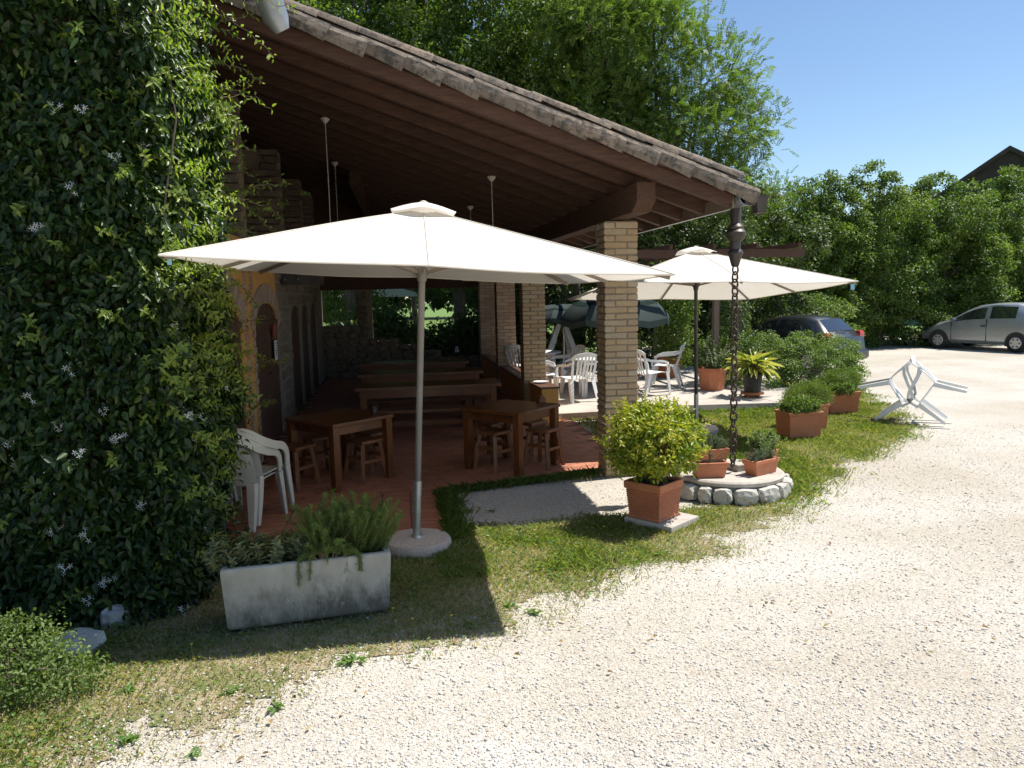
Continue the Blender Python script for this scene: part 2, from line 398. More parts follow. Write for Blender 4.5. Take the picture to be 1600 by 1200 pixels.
def gravel_mat():
    m, nt, bs = new_mat('pale_gravel'); co = coords(nt, rnd=False)
    v = nd(nt, 'ShaderNodeTexVoronoi'); v.inputs['Scale'].default_value = 105; nt.links.new(co, v.inputs['Vector'])
    v2 = nd(nt, 'ShaderNodeTexVoronoi'); v2.inputs['Scale'].default_value = 45; nt.links.new(co, v2.inputs['Vector'])
    sep = nd(nt, 'ShaderNodeSeparateColor'); nt.links.new(v.outputs['Color'], sep.inputs[0])
    c = ramp(nt, sep.outputs[0], [(0, (.42, .385, .335)), (.3, (.54, .505, .445)), (.75, (.605, .57, .51)), (1, (.68, .65, .595))])
    big = ramp(nt, noise(nt, co, .45, 5), [(.35, (.84, .81, .76)), (.62, (1, 1, 1))])
    wr_ = nd(nt, 'ShaderNodeMapping'); wr_.inputs['Rotation'].default_value = (0, 0, -1.05); wr_.inputs['Scale'].default_value = (.22, .8, 1); nt.links.new(co, wr_.inputs['Vector'])
    big = mixc(nt, big, ramp(nt, noise(nt, wr_.outputs[0], 1.1, 4), [(.4, (.93, .915, .885)), (.62, (1, 1, 1))]), 1.0, 'MULTIPLY')
    c = mixc(nt, c, big, 1.0, 'MULTIPLY')
    dirt = ramp(nt, noise(nt, co, 1.7, 6, .7), [(.56, (0, 0, 0)), (.78, (.5, .5, .5))])
    c = mixc(nt, c, (.42, .35, .26), dirt)
    gap = ramp(nt, v.outputs['Distance'], [(.45, (1, 1, 1)), (.85, (.78, .75, .7))])
    c = mixc(nt, c, gap, 1.0, 'MULTIPLY')
    nt.links.new(c, bs.inputs['Base Color']); bs.inputs['Roughness'].default_value = .95; bs.inputs['Specular IOR Level'].default_value = .2
    ad = nd(nt, 'ShaderNodeMath', operation='ADD'); nt.links.new(v.outputs['Distance'], ad.inputs[0]); nt.links.new(v2.outputs['Distance'], ad.inputs[1])
    mu = nd(nt, 'ShaderNodeMath', operation='MULTIPLY'); mu.inputs[1].default_value = -1; nt.links.new(ad.outputs[0], mu.inputs[0])
    bump(nt, bs, mu.outputs[0], .6, .007)
    return m
M['gravel'] = gravel_mat()
M['pebble'] = surf('pebble', (.5, .45, .38), (.66, .61, .53), 25, .95, .3, .002)
def pebble_mat():
    m, nt, bs = new_mat('pebble_stone'); at = nd(nt, 'ShaderNodeAttribute', attribute_name='tint')
    c = ramp(nt, at.outputs['Fac'], [(0, (.36, .325, .28)), (.15, (.52, .485, .425)), (.7, (.61, .575, .515)), (1, (.7, .675, .625))])
    nt.links.new(c, bs.inputs['Base Color']); bs.inputs['Roughness'].default_value = .95; bs.inputs['Specular IOR Level'].default_value = .2
    return m
M['pebble'] = pebble_mat()
M['earth'] = surf('dry_earth', (.26, .2, .12), (.44, .36, .25), 5, 1, .8, .012, spots=((.13, .17, .05), 3, .45, .66), fine=70)
M['lawnfar'] = surf('far_lawn', (.1, .17, .03), (.15, .24, .045), 1.5, .95, .4, .02, spots=((.07, .12, .025), 2, .5, .7))

# ------------------------------------------------------------------ ground
b = MB(); n = 40
b.add([(-250, -60, 0), (350, -60, 0), (350, 500, 0), (-250, 500, 0)], [(0, 1, 2, 3)])
tag(b.build('gravel_yard', M['gravel']), 'pale crushed limestone yard running past the restaurant to the parked cars', kind='structure')
b = MB(); b.prism([(-40, 20.6), (1.5, 20.6), (9.5, 27.5), (60, 30), (60, 200), (-40, 200)], .004, .03)
tag(b.build('garden_lawn', M['lawnfar']), 'green lawn of the garden behind the portico', kind='structure')

from mathutils import noise as mnoise
def fbm(x, y, s=1.0):
    return mnoise.noise((x * s, y * s, 3.1)) + .5 * mnoise.noise((x * s * 2.3, y * s * 2.3, 7.7)) + .25 * mnoise.noise((x * s * 5.1, y * s * 5.1, 1.7))
def inside(px, py, poly):
    c = False; j = len(poly) - 1
    for i in range(len(poly)):
        xi, yi = poly[i]; xj, yj = poly[j]
        if (yi > py) != (yj > py) and px < (xj - xi) * (py - yi) / (yj - yi) + xi: c = not c
        j = i
    return c
def edge_dist(px, py, poly):
    d = 1e9
    for (ax, ay), (bx, by) in zip(poly, poly[1:] + poly[:1]):
        vx, vy = bx - ax, by - ay; t = max(0, min(1, ((px - ax) * vx + (py - ay) * vy) / (vx * vx + vy * vy)))
        d = min(d, math.hypot(px - ax - vx * t, py - ay - vy * t))
    return d if inside(px, py, poly) else -d
LAWN = [(-2.9, 2.2), (-1.25, 3.5), (-.5, 3.95), (.35, 4.35), (1.3, 4.95), (2.0, 5.25), (3.1, 6.0), (4.2, 6.95), (5.2, 8.0), (6.1, 8.7), (7.0, 9.6), (7.6, 10.6), (8.0, 11.8), (8.6, 12.9),
        (8.2, 15.5), (6.9, 15.5), (6.4, 12.0), (3.9, 11.9), (2.55, 11.7), (2.55, 8.5), (.28, 7.86), (.26, 6.3), (-.2, 5.95), (-1.6, 5.9), (-3.6, 5.3), (-4.5, 3)]
PATCH = [(.42, 7.7), (.36, 7.1), (.5, 6.55), (1.2, 6.55), (1.9, 6.62), (2.75, 6.75), (3.0, 6.9), (2.6, 7.6), (2.5, 8.2), (2.05, 8.0)]
def lawn_val(x, y):
    d = edge_dist(x, y, LAWN)
    if d < -.6: return -1
    v = d * 2.0 + .55 * fbm(x, y, 1.5) + .25 * fbm(x + 31, y, 5.5)
    p = edge_dist(x, y, PATCH)
    if p > -.25: v = min(v, -p * 4 + .3 * fbm(x, y, 2.5) - .02)
    return v
def make_lawn():
    st = .06; vs = []; fs = []; idx = {}
    def vid(i, j):
        if (i, j) not in idx:
            x = -4.6 + i * st; y = 2 + j * st
            idx[(i, j)] = len(vs); vs.append((x + random.uniform(-.02, .02), y + random.uniform(-.02, .02), .004 + .002 * max(0, fbm(x, y, 2) + .6)))
        return idx[(i, j)]
    cells = []
    for i in range(int(13.6 / st)):
        for j in range(int(13.8 / st)):
            x = -4.6 + (i + .5) * st; y = 2 + (j + .5) * st
            if (x < 2.62 and y > 7.84 + (x - .28) * .262) or (x < .3 and y > 6.12): continue
            v = lawn_val(x, y)
            if v > .16 and random.random() < (v - .1) / .4:
                fs.append((vid(i, j), vid(i + 1, j), vid(i + 1, j + 1), vid(i, j + 1)))
            if v > -.45: cells.append((x, y, v))
    me = bpy.data.meshes.new('verge_soil'); me.from_pydata(vs, [], fs); me.materials.append(M['earth'])
    tag(link(bpy.data.objects.new('verge_soil', me)), 'thin earth and turf strip between the terrace and the gravel', kind='structure')
    return cells
CELLS = make_lawn()

def scatter_grass():
    P = []; hh = []; tt = []; kind = []
    for x, y, v in CELLS:
        dist = math.hypot(x, y)
        base = max(0.0, min(1.0, (v + .45) * .75)) ** 1.5
        lush = max(0, min(1, .45 + .8 * fbm(x + 9, y, .8) + (.3 if y > 5.3 and x > .2 else -.25))) * max(.25, min(1, .75 + 1.1 * fbm(x + 3, y - 5, 1.7)))
        k = base * (40 if dist < 7.5 else 22) * (.5 + .5 * lush)
        k = int(k) + (random.random() < k % 1)
        for _ in range(k):
            P.append((x + random.uniform(-.035, .035), y + random.uniform(-.035, .035), .008))
            near = 1.0
            hh.append(random.uniform(.015, .045) * (.6 + .8 * lush) * (1.25 if dist > 7.5 else 1)); tt.append(random.random()); kind.append(random.random() > lush * .85 + .08)
    # taller tufts along the terrace edge and around the gravel patch
    for _ in range(5200):
        t = random.random(); sgm = random.choice((0, 0, 1, 1, 2))
        if sgm == 0: x, y = .33 + 1.75 * t, 7.72 + .45 * t - abs(random.gauss(0, .05))
        elif sgm == 1: x, y = .3 + abs(random.gauss(0, .09)), 6.15 + 1.5 * t
        else: x, y = 3.9 + 2.3 * t, 11.85 - abs(random.gauss(0, .06))
        P.append((x, y, .006)); hh.append(random.uniform(.03, .1)); tt.append(random.random() * .7); kind.append(False)
    P = np.array(P); hh = np.array(hh); tt = np.array(tt); kind = np.array(kind)
    for nm, sel, mt, lab in (('grass', ~kind, 'grass', 'short green grass growing along the terrace'), ('dry_grass', kind, 'drygrass', 'straw coloured thin grass at the gravel edge')):
        p = P[sel]; m = len(p); a = RNG.random(m) * 2 * np.pi; lean = RNG.uniform(.15, .9, m)
        D = np.stack([np.cos(a) * lean, np.sin(a) * lean, np.ones(m)], 1)
        N = np.stack([-np.cos(a), -np.sin(a), lean], 1)
        V, F, T = leaf_geo(p, D, N, hh[sel] * RNG.uniform(.8, 1.5, m), RNG.uniform(.004, .009, m), .1, False, .35, tt[sel])
        tag(link(bpy.data.objects.new(nm, np_mesh(nm, V, F, M[mt], T))), lab, kind='stuff')
    # clover-like round leaves
    q = P[~kind]; q = q[RNG.random(len(q)) < .16]; q = q[(q[:, 1] < 11)]
    m = len(q); a = RNG.random(m) * 2 * np.pi
    D = np.stack([np.cos(a), np.sin(a), RNG.uniform(.1, .5, m)], 1); N = np.stack([RNG.normal(0, .3, m), RNG.normal(0, .3, m), np.ones(m)], 1)
    q = q + np.stack([np.zeros(m), np.zeros(m), RNG.uniform(.005, .03, m)], 1)
    V, F, T = leaf_geo(q, D, N, RNG.uniform(.015, .035, m), RNG.uniform(.012, .022, m), .15, True, .2)
    tag(link(bpy.data.objects.new('clover', np_mesh('clover', V, F, M['weed'], T))), 'small round weed leaves growing among the grass', kind='stuff')
scatter_grass()

def pebbles():
    ico = bmesh.new(); bmesh.ops.create_icosphere(ico, subdivisions=1, radius=1)
    bv = np.array([v.co[:] for v in ico.verts]); bf = np.array([[v.index for v in f.verts] for f in ico.faces]); ico.free()
    pts = []
    N0 = 60000
    # denser close to the camera
    yy = 2.3 + 7.5 * RNG.random(N0 * 3) ** 1.7; ang = RNG.uniform(-.62, .7, N0 * 3) + .14
    xx = yy * np.tan(ang)
    for x, y in zip(xx, yy):
        if len(pts) >= N0: break
        v = lawn_val(x, y) if x < 8.5 else -1
        if v > 1.6 or (v > .1 and random.random() < v * .62): continue
        if x < .3 and y > 6: continue
        pts.append((x, y, v))
    P = np.array(pts); m = len(P)
    sz = RNG.lognormal(math.log(.004), .4, m).clip(.0022, .0105)
    sc = np.stack([sz * RNG.uniform(.8, 1.5, m), sz * RNG.uniform(.7, 1.1, m), sz * RNG.uniform(.45, .8, m)], 1)
    a = RNG.random(m) * 6.283; ca, sa = np.cos(a), np.sin(a)
    J = bv[None] * (1 + RNG.uniform(-.22, .22, (m, len(bv), 1))) * sc[:, None, :]
    X = J[..., 0] * ca[:, None] - J[..., 1] * sa[:, None] + P[:, 0:1]; Y = J[..., 0] * sa[:, None] + J[..., 1] * ca[:, None] + P[:, 1:2]
    Z = J[..., 2] + sz[:, None] * .3 + np.where(P[:, 2:3] > .1, .008, 0)
    V = np.stack([X, Y, Z], -1).reshape(-1, 3); F = (bf[None] + (np.arange(m) * len(bv))[:, None, None]).reshape(-1, 3)
    tag(link(bpy.data.objects.new('gravel', np_mesh('gravel', V, F, M['pebble'], np.repeat(RNG.random(m), len(bv))))), 'loose pale limestone chippings lying on the yard', kind='stuff')
pebbles()

# ------------------------------------------------------------------ terrace floors
FANG = math.atan2(.5, 1.88)
def floor_y(x): return 7.86 + (x - .28) * .262           # front edge of the tiled floor
def terrace():
    outline = [(-2.3, floor_y(-2.3)), (2.6, floor_y(2.6)), (2.6, 19.6), (-2.3, 19.6)]
    b = MB(); b.prism(outline, -.05, .018)
    fl = tag(b.build('terrace_floor', M['grout']), 'terracotta tiled floor under the portico roof', kind='structure')
    ca, sa = math.cos(FANG), math.sin(FANG); ox, oy = -2.3, floor_y(-2.3)
    tl, tw = .30, .15
    var = []
    for k in range(3):
        t = MB(); t.box((0, 0, .005), (tl - .008, tw - .008, .012))
        me = t.mesh('floor_tile', M['floortile']); var.append(me)
    far = MB(); cnt = 0
    cand = []
    for j in range(90):
        for i in range(-4, 26):
            u = (i + (.5 if j % 2 else 0) + .5) * tl; v = (j + .5) * tw
            x = ox + u * ca - v * sa; y = oy + u * sa + v * ca
            if x < -1.8 or x > 2.5 or y > 19.4: continue
            cand.append((y, x, random.uniform(-.0015, .0015)))
    cand.sort()
    for y, x, dz in cand:
        if cnt < 290:
            o = bpy.data.objects.new('floor_tile', random.choice(var)); o.location = (x, y, .021 + dz); o.rotation_euler = (random.uniform(-.006, .006), random.uniform(-.006, .006), FANG); link(o, fl); cnt += 1
        else:
            far.box((x, y, .0255 + dz), (tl - .008, tw - .008, .012), FANG)
    o = far.build('floor_tiles', M['floortile'], fl); o['kind'] = 'stuff'
    # ramp of bricks on edge in front of the floor
    b = MB(); b.prism([(-1.75, 5.95), (.27, 6.15), (.29, floor_y(.29) - .004), (-1.75, floor_y(-1.75) - .004)], -.05, .016)
    rp = tag(b.build('entrance_ramp', M['grout']), 'strip of terracotta bricks laid on edge leading up to the tiled floor', kind='structure')
    t = MB(); t.box((0, 0, 0), (.262, .048, .03)); me = t.mesh('paving_brick', M['floortile'])
    n = 0
    for i in range(7):
        x = .29 - .14 - i * .276
        for j in range(28):
            y = floor_y(x) - .04 - j * .0585
            if y < 6.03 + .1 * (x + 1.75) / 2 or n > 295: continue
            o = bpy.data.objects.new('paving_brick', me); o.location = (x, y, .0155 + random.uniform(-.003, .003)); o.rotation_euler = (0, random.uniform(-.008, .008), random.uniform(-.01, .01)); link(o, rp); n += 1
    # raised concrete slab of the side terrace
    b = MB(); b.prism([(2.32, 11.74), (3.2, 11.8), (3.9, 12.08), (6.12, 11.86), (7.25, 13.6), (7.0, 19), (2.32, 19)], -.1, .13)
    sl = tag(b.build('terrace_slab', M['slab'], bevel=.01), 'raised pale concrete slab of the side terrace', kind='structure')
    t = MB(); t.box((0, 0, 0), (.235, .02, .055)); me = t.mesh('step_brick', M['brickred'])
    for r in range(2):
        for i in range(4 - r):
            o = bpy.data.objects.new('step_brick', me); o.location = (2.45 + (i + .5 * r) * .25, 11.738 + (.45 + i + .5 * r) * .25 * .068, .035 + r * .063); o.rotation_euler = (0, 0, .068); link(o, sl)
terrace()

# ------------------------------------------------------------------ brick piers and low walls
def brick_mesh(name, L, W, Hh, mat, amp=.003):
    bm = bmesh.new(); bmesh.ops.create_cube(bm, size=1)
    for v in bm.verts: v.co = Vector((v.co.x * L, v.co.y * W, v.co.z * Hh))
    bmesh.ops.bevel(bm, geom=bm.edges[:], offset=.006, segments=1, affect='EDGES')
    for v in bm.verts: v.co += Vector((random.uniform(-amp, amp), random.uniform(-amp, amp), random.uniform(-amp, amp)))
    me = bpy.data.meshes.new(name); bm.to_mesh(me); bm.free(); me.materials.append(mat); return me
BR = {k: [brick_mesh('brick', .243, .113, .055, M[k]) for _ in range(5)] for k in ('brick', 'brickred')}
def pier(x, y, h, mat, label, s=.366, z0=0.0, pitch=.0685):
    t = thing('brick_pier', label, 'brick pier', (x, y, z0), group='brick piers carrying the portico roof')
    c = MB(); c.box((0, 0, h / 2), (s - .022, s - .022, h)); c.build('mortar_core', M['mortar'], t)
    a, bb = .243, .113; n = int(h / pitch); e = s / 2
    for k in range(n):
        z = k * pitch + pitch / 2 + (h - n * pitch) / 2; fl = -1 if k % 2 else 1
        for (cx, cy, r) in ((-e + a / 2, -e + bb / 2, 0), (e - bb / 2, -e + a / 2, 1), (e - a / 2, e - bb / 2, 0), (-e + bb / 2, e - a / 2, 1)):
            o = bpy.data.objects.new('brick', random.choice(BR[mat]))
            o.location = (cx * fl + random.uniform(-.003, .003), cy + random.uniform(-.003, .003), z)
            o.rotation_euler = (random.uniform(-.008, .008), 0, r * math.pi / 2 + random.choice((0, math.pi)) + random.uniform(-.012, .012)); link(o, t)
    return t
pier(2.325, 8.185, 2.76, 'brick', 'nearest tan brick pier with light mortar, behind the yellow-green potted bush')
pier(2.16, 12.75, 2.76, 'brick', 'tan brick pier behind the end of the low ochre wall, second from the front', .38)
pier(2.1, 15.75, 2.74, 'brickred', 'rosy brick pier between two orange parapets, third from the front', .38)
pier(2.06, 18.75, 2.72, 'brickred', 'rosy brick pier farthest back, at the corner of the stone wall', .38)

def parapet(x0, y0, x1, y1, h, label, mat, endcap=False):
    t = thing('parapet_wall', label, 'low wall', ((x0 + x1) / 2, (y0 + y1) / 2, 0), group='low rendered walls between the brick piers')
    rz = math.atan2(y1 - y0, x1 - x0) - math.pi / 2; t.rotation_euler = (0, 0, rz)
    L = math.hypot(x1 - x0, y1 - y0)
    b = MB(); b.box((0, 0, h / 2), (.27, L, h)); b.build('wall', M[mat], t, bevel=.006)
    n = max(2, int(L / .3)); m = MB(); m.box((0, 0, 0), (.31, L / n - .006, .03)); me = m.mesh('coping_tile', M['coping'])
    for i in range(n):
        o = bpy.data.objects.new('coping_tile', me); o.location = (0, -L / 2 + (i + .5) * L / n, h + .015 + random.uniform(0, .003)); link(o, t)
parapet(2.24, 11.68, 2.2, 12.545, .53, 'short ochre end wall with a tiled top, in front of the second pier', 'stucco')
parapet(2.13, 12.95, 2.08, 15.55, .53, 'orange parapet with a tiled top between the second and third pier', 'stucco2')
parapet(2.07, 15.95, 2.03, 18.55, .53, 'orange parapet with a tiled top between the third and farthest pier', 'stucco2')

# ------------------------------------------------------------------ restaurant building
SL = .352
def zr(x): return 2.78 + SL * (3.05 - x)                  # underside of the rafters
BLD = thing('restaurant_building', 'rustic restaurant with ochre arched wall and a long tiled lean-to roof on timber rafters', 'building', (-2, 13, 0))
BL = Vector(BLD.location)
def bp(mb, name, mat, parent=None, **k):
    mb.v = [tuple(Vector(v) - BL) for v in mb.v]
    return mb.build(name, mat, parent or BLD, **k)
def rough_block(name, d, mat, amp=.012, sub=2):
    bm = bmesh.new(); bmesh.ops.create_cube(bm, size=1); bmesh.ops.subdivide_edges(bm, edges=bm.edges[:], cuts=sub - 1, use_grid_fill=True)
    for v in bm.verts:
        c = v.co.copy(); q = 1 - .12 * (abs(c.x) > .49 and abs(c.y) > .49) - .1 * (abs(c.x) > .49 and abs(c.z) > .49) - .06 * (abs(c.y) > .49 and abs(c.z) > .49)
        v.co = Vector((c.x * d[0] * q, c.y * d[1] * q, c.z * d[2] * q)) + Vector((random.uniform(-amp, amp), random.uniform(-amp, amp), random.uniform(-amp, amp)))
    me = bpy.data.meshes.new(name); bm.to_mesh(me); bm.free(); me.materials.append(mat); return me

M['archbrick'] = surf('arch_brick', (.3, .19, .13), (.46, .33, .24), 9, .95, .6, .006, piece=[(.22, .14, .1), (.5, .38, .29), (.36, .23, .16), (.46, .34, .27)])
def left_wall():
    # wall plane x = wx(y), doors as real openings in a thick wall
    wx = lambda y: -1.615 - .0182 * y
    doors = [(6.95, 8.9, 1.74, 2.08, 'big'), (9.75, 11.75, 1.68, 1.97, 'mid')]
    niches = [(13.35, 14.85, 1.62, 1.9), (15.05, 16.4, 1.62, 1.9), (16.75, 18.3, 1.62, 1.9)]
    allo = [(d[0], d[1], d[2], d[3]) for d in doors] + niches
    # build wall strips: columns between openings + lintel above arches
    def strip(b, ya, yb, za, zb, dep=.35):
        b.add([(wx(ya), ya, za), (wx(yb), yb, za), (wx(yb), yb, zb), (wx(ya), ya, zb), (wx(ya) - dep, ya, za), (wx(yb) - dep, yb, za), (wx(yb) - dep, yb, zb), (wx(ya) - dep, ya, zb)],
              [(0, 1, 2, 3), (7, 6, 5, 4), (0, 4, 5, 1), (1, 5, 6, 2), (2, 6, 7, 3), (3, 7, 4, 0)])
    w = MB(); ws = MB()
    ys = 5.35; TOP = 2.72
    for (y0, y1, zs, zt) in allo:
        tgt = w if y0 < 12 else ws
        strip(w if ys < 11.9 and y0 < 13 else ws, max(ys, 0), y0, 0, TOP)
        n = 12
        for i in range(n):
            ya = y0 + (y1 - y0) * i / n; yb = y0 + (y1 - y0) * (i + 1) / n
            f = lambda y: zs + (zt - zs) * math.sqrt(max(0, 1 - ((y - (y0 + y1) / 2) / ((y1 - y0) / 2)) ** 2))
            za, zb2 = f(ya), f(yb)
            T = TOP
            tgt.add([(wx(ya), ya, za), (wx(yb), yb, zb2), (wx(yb), yb, T), (wx(ya), ya, T), (wx(ya) - .35, ya, za), (wx(yb) - .35, yb, zb2), (wx(yb) - .35, yb, T), (wx(ya) - .35, ya, T)],
                    [(0, 1, 2, 3), (7, 6, 5, 4), (0, 4, 5, 1)])
        ys = y1
    strip(ws, ys, 19.9, 0, TOP)
    bp(w, 'side_wall', M['stucco']); bp(ws, 'stone_side_wall', M['stone'])
    # doors set back in their openings
    for k, (y0, y1, zs, zt, nm) in enumerate(doors):
        cy = (y0 + y1) / 2; L = y1 - y0; n = 8
        back = MB(); back.box((-.035, 0, zt / 2), (.03, L, zt)); d = back.build('door', M['black'], BLD)
        d.location = Vector((wx(cy) - .05, cy, 0)) - BL
        fr = MB(); fr.box((.012, 0, zs + .01), (.06, L, .08)); fr.build('transom', M['door'], d)
        for i in range(n):
            ya = -L / 2 + (i + .5) * L / n
            zz = zs + (zt - zs) * math.sqrt(max(0, 1 - (abs(ya) / (L / 2)) ** 2)) - .01
            p = MB(); p.box((0, ya, zz / 2), (.04, L / n - .012, zz)); p.build('door_board', M['door'], d)
        hd = MB(); hd.tube([(.03, .08, 1.02), (.07, .08, 1.02), (.07, .2, 1.02)], .012, 6); hd.build('door_handle', M['darkmetal'], d)
    for (y0, y1, zs, zt) in niches:
        cy = (y0 + y1) / 2; L = y1 - y0
        p = MB(); p.box((wx(cy) - .075, cy, zt / 2), (.04, L + .1, zt)); bp(p, 'door', M['door'])
    # brick surrounds: quoins and voussoirs standing proud
    q = [brick_mesh('quoin_brick', .06, .16, .075, M['archbrick'], .006), brick_mesh('quoin_brick', .06, .1, .075, M['archbrick'], .006)]
    vs = brick_mesh('arch_brick', .06, .052, .25, M['archbrick'], .006)
    def put(me, name, x, y, z, rx=0):
        o = bpy.data.objects.new(name, me); o.location = Vector((x, y, z)) - BL; o.rotation_euler = (rx, 0, 0); link(o, BLD)
    for yq in (9.2, 9.66):
        for k in range(28):
            put(q[k % 2], 'quoin_brick', wx(yq) - .012, yq + (.02 if k % 2 else 0), .06 + k * .096)
    for (y0, y1, zs, zt, nm) in doors:
        c = (y0 + y1) / 2; r = (y1 - y0) / 2; n = int(math.pi * (r + .1) / .078)
        for i in range(n + 1):
            a = math.pi * i / n; yy = c - (r + .12) * math.cos(a); zz = zs + (zt - zs + .14) * math.sin(a)
            put(vs, 'arch_brick', wx(yy) - .014, yy, zz, math.atan2(-(yy - c), (zz - zs) + .35) )
    # rubble stones on the far half
    st = [rough_block('stone', (.06, random.uniform(.2, .3), random.uniform(.13, .18)), M['stone'], .01) for _ in range(5)]
    z = .1
    while z < 2.5:
        y = 12.0 + random.uniform(0, .1)
        while y < 13.3 if z < 1.9 else y < 18.6:
            if not any(a - .1 < y < e + .1 and z < t + .05 for a, e, s_, t in allo) :
                put(random.choice(st), 'stone', wx(y) - .01, y, z)
            y += random.uniform(.27, .34)
        z += .19
    # broken-topped masonry fins carrying the rafters above the doors
    fins = [(9.25, .5, 2.7, None), (12.75, .75, 2.35, None), (15.9, .7, 2.35, None), (18.3, .6, 2.35, None)]
    fb = [brick_mesh('fin_brick', .25, .13, .085, M['stone'], .01) for _ in range(4)]
    for k, (y, wid, z0, _) in enumerate(fins):
        xr = wx(y) + .03
        core = MB(); core.box((xr - wid / 2 - .02, y + .22, (z0 + 4.4) / 2), (wid - .04, .4, 4.4 - z0 - .1)); bp(core, 'masonry_fin', M['mortar'])
        rows = int((4.42 - z0) / .105)
        for i in range(rows):
            z = z0 + .05 + i * .105
            nb = int(wid / .25)
            tops = 2 if k == 1 and i > rows - 4 else 0
            for j in range(nb + 1):
                if tops and j != nb: continue
                if i == rows - 1 and random.random() < .5: continue
                x = xr - .12 - (nb - j) * .25 + (.06 if i % 2 else -.03) + random.uniform(-.012, .012)
                o = bpy.data.objects.new('fin_brick', random.choice(fb)); o.location = Vector((min(x, xr - .11), y + random.uniform(-.01, .01), z)) - BL; link(o, BLD)
left_wall()
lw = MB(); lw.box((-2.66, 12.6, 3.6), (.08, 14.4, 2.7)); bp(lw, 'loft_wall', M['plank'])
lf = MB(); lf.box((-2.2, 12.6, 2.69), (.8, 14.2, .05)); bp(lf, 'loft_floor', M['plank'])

def back_wall():
    Y = 19.5
    def top(x): return 2.2 if x < -.74 else (.98 if x < -.2 else .86 if x < .35 else .7 if x < .95 else .52)
    st = [rough_block('stone', (random.uniform(.2, .3), .16, random.uniform(.13, .17)), M['stone'], .014) for _ in range(7)]
    core = MB()
    for xa, xb, za, zb in ((-2.1, -1.98, 0, 2.2), (-1.98, -1.05, 0, 1.28), (-1.05, -.74, 0, 2.2), (-.74, -.2, 0, .9), (-.2, .35, 0, .78), (.35, .95, 0, .62), (.95, 1.9, 0, .44)):
        core.box(((xa + xb) / 2, Y + .2, (za + zb) / 2), (xb - xa, .3, zb - za))
    wl = bp(core, 'rear_wall', M['mortar'])
    z = .085; n = 0
    while z < 2.2:
        x = -1.98 + random.uniform(0, .1)
        while x < 1.85:
            w = random.uniform(.22, .3)
            win = -1.98 < x + w / 2 < -1.0 and z > 1.28
            if z < top(x + w / 2) and not win and n < 298:
                o = bpy.data.objects.new('stone', random.choice(st)); o.location = Vector((x + w / 2, Y + random.uniform(-.02, .02) + .03, z)) - BL; o.scale = (w / .27, 1, 1)
                o.rotation_euler = (random.uniform(-.06, .06), random.uniform(-.04, .04), 0); link(o, wl); n += 1
            x += w + .012
        z += .165
    # stepped capping stones follow the broken top
    li = MB(); li.box((0, Y + .1, 2.42), (4.3, .3, .44)); bp(li, 'lintel_beam', M['beam'])
    up = MB(); up.add([(-2.1, Y + .25, 2.64), (2.2, Y + .25, 2.64), (2.2, Y + .25, zr(2.2) + .1), (-2.1, Y + .25, zr(-2.1) + .1), (-2.1, Y + .4, 2.64), (2.2, Y + .4, 2.64), (2.2, Y + .4, zr(2.2) + .1), (-2.1, Y + .4, zr(-2.1) + .1)],
                      [(0, 1, 2, 3), (7, 6, 5, 4), (0, 4, 5, 1), (1, 5, 6, 2), (2, 6, 7, 3), (3, 7, 4, 0)]); bp(up, 'rear_gable', M['beam'])
    fr = MB()
    for a, c in (((-1.98, Y + .02, 1.3), (-1.05, Y + .02, 1.3)), ((-1.07, Y + .02, 1.3), (-1.07, Y + .02, 2.2))): fr.bar(a, c, .05, .05)
    bp(fr, 'window_frame', M['greywood'])
    # bolted plate where the tie beam meets the side wall
    pl = MB(); pl.box((-1.5, 12.3, 2.34), (.62, .05, .22)); p = bp(pl, 'tie_plate', M['darkmetal'])
    bo = MB()
    for dx in (-.26, -.06, .12, .26):
        bo.lathe([(.018, 0), (.018, .02), (.008, .028)], 8)
        bo.v[-24:] = [(v[0] + -1.5 + dx - BL.x, 12.27 - v[2] - BL.y, v[1] + 2.36 + (.05 if dx > 0 else -.04) - BL.z) for v in bo.v[-24:]]
    bo.build('bolt', M['steel'], p)
    tb = MB(); tb.bar((-1.85, 12.42, 2.34), (-1.2, 12.42, 2.34), .16, .2); bp(tb, 'tie_beam_stub', M['beam'])
back_wall()

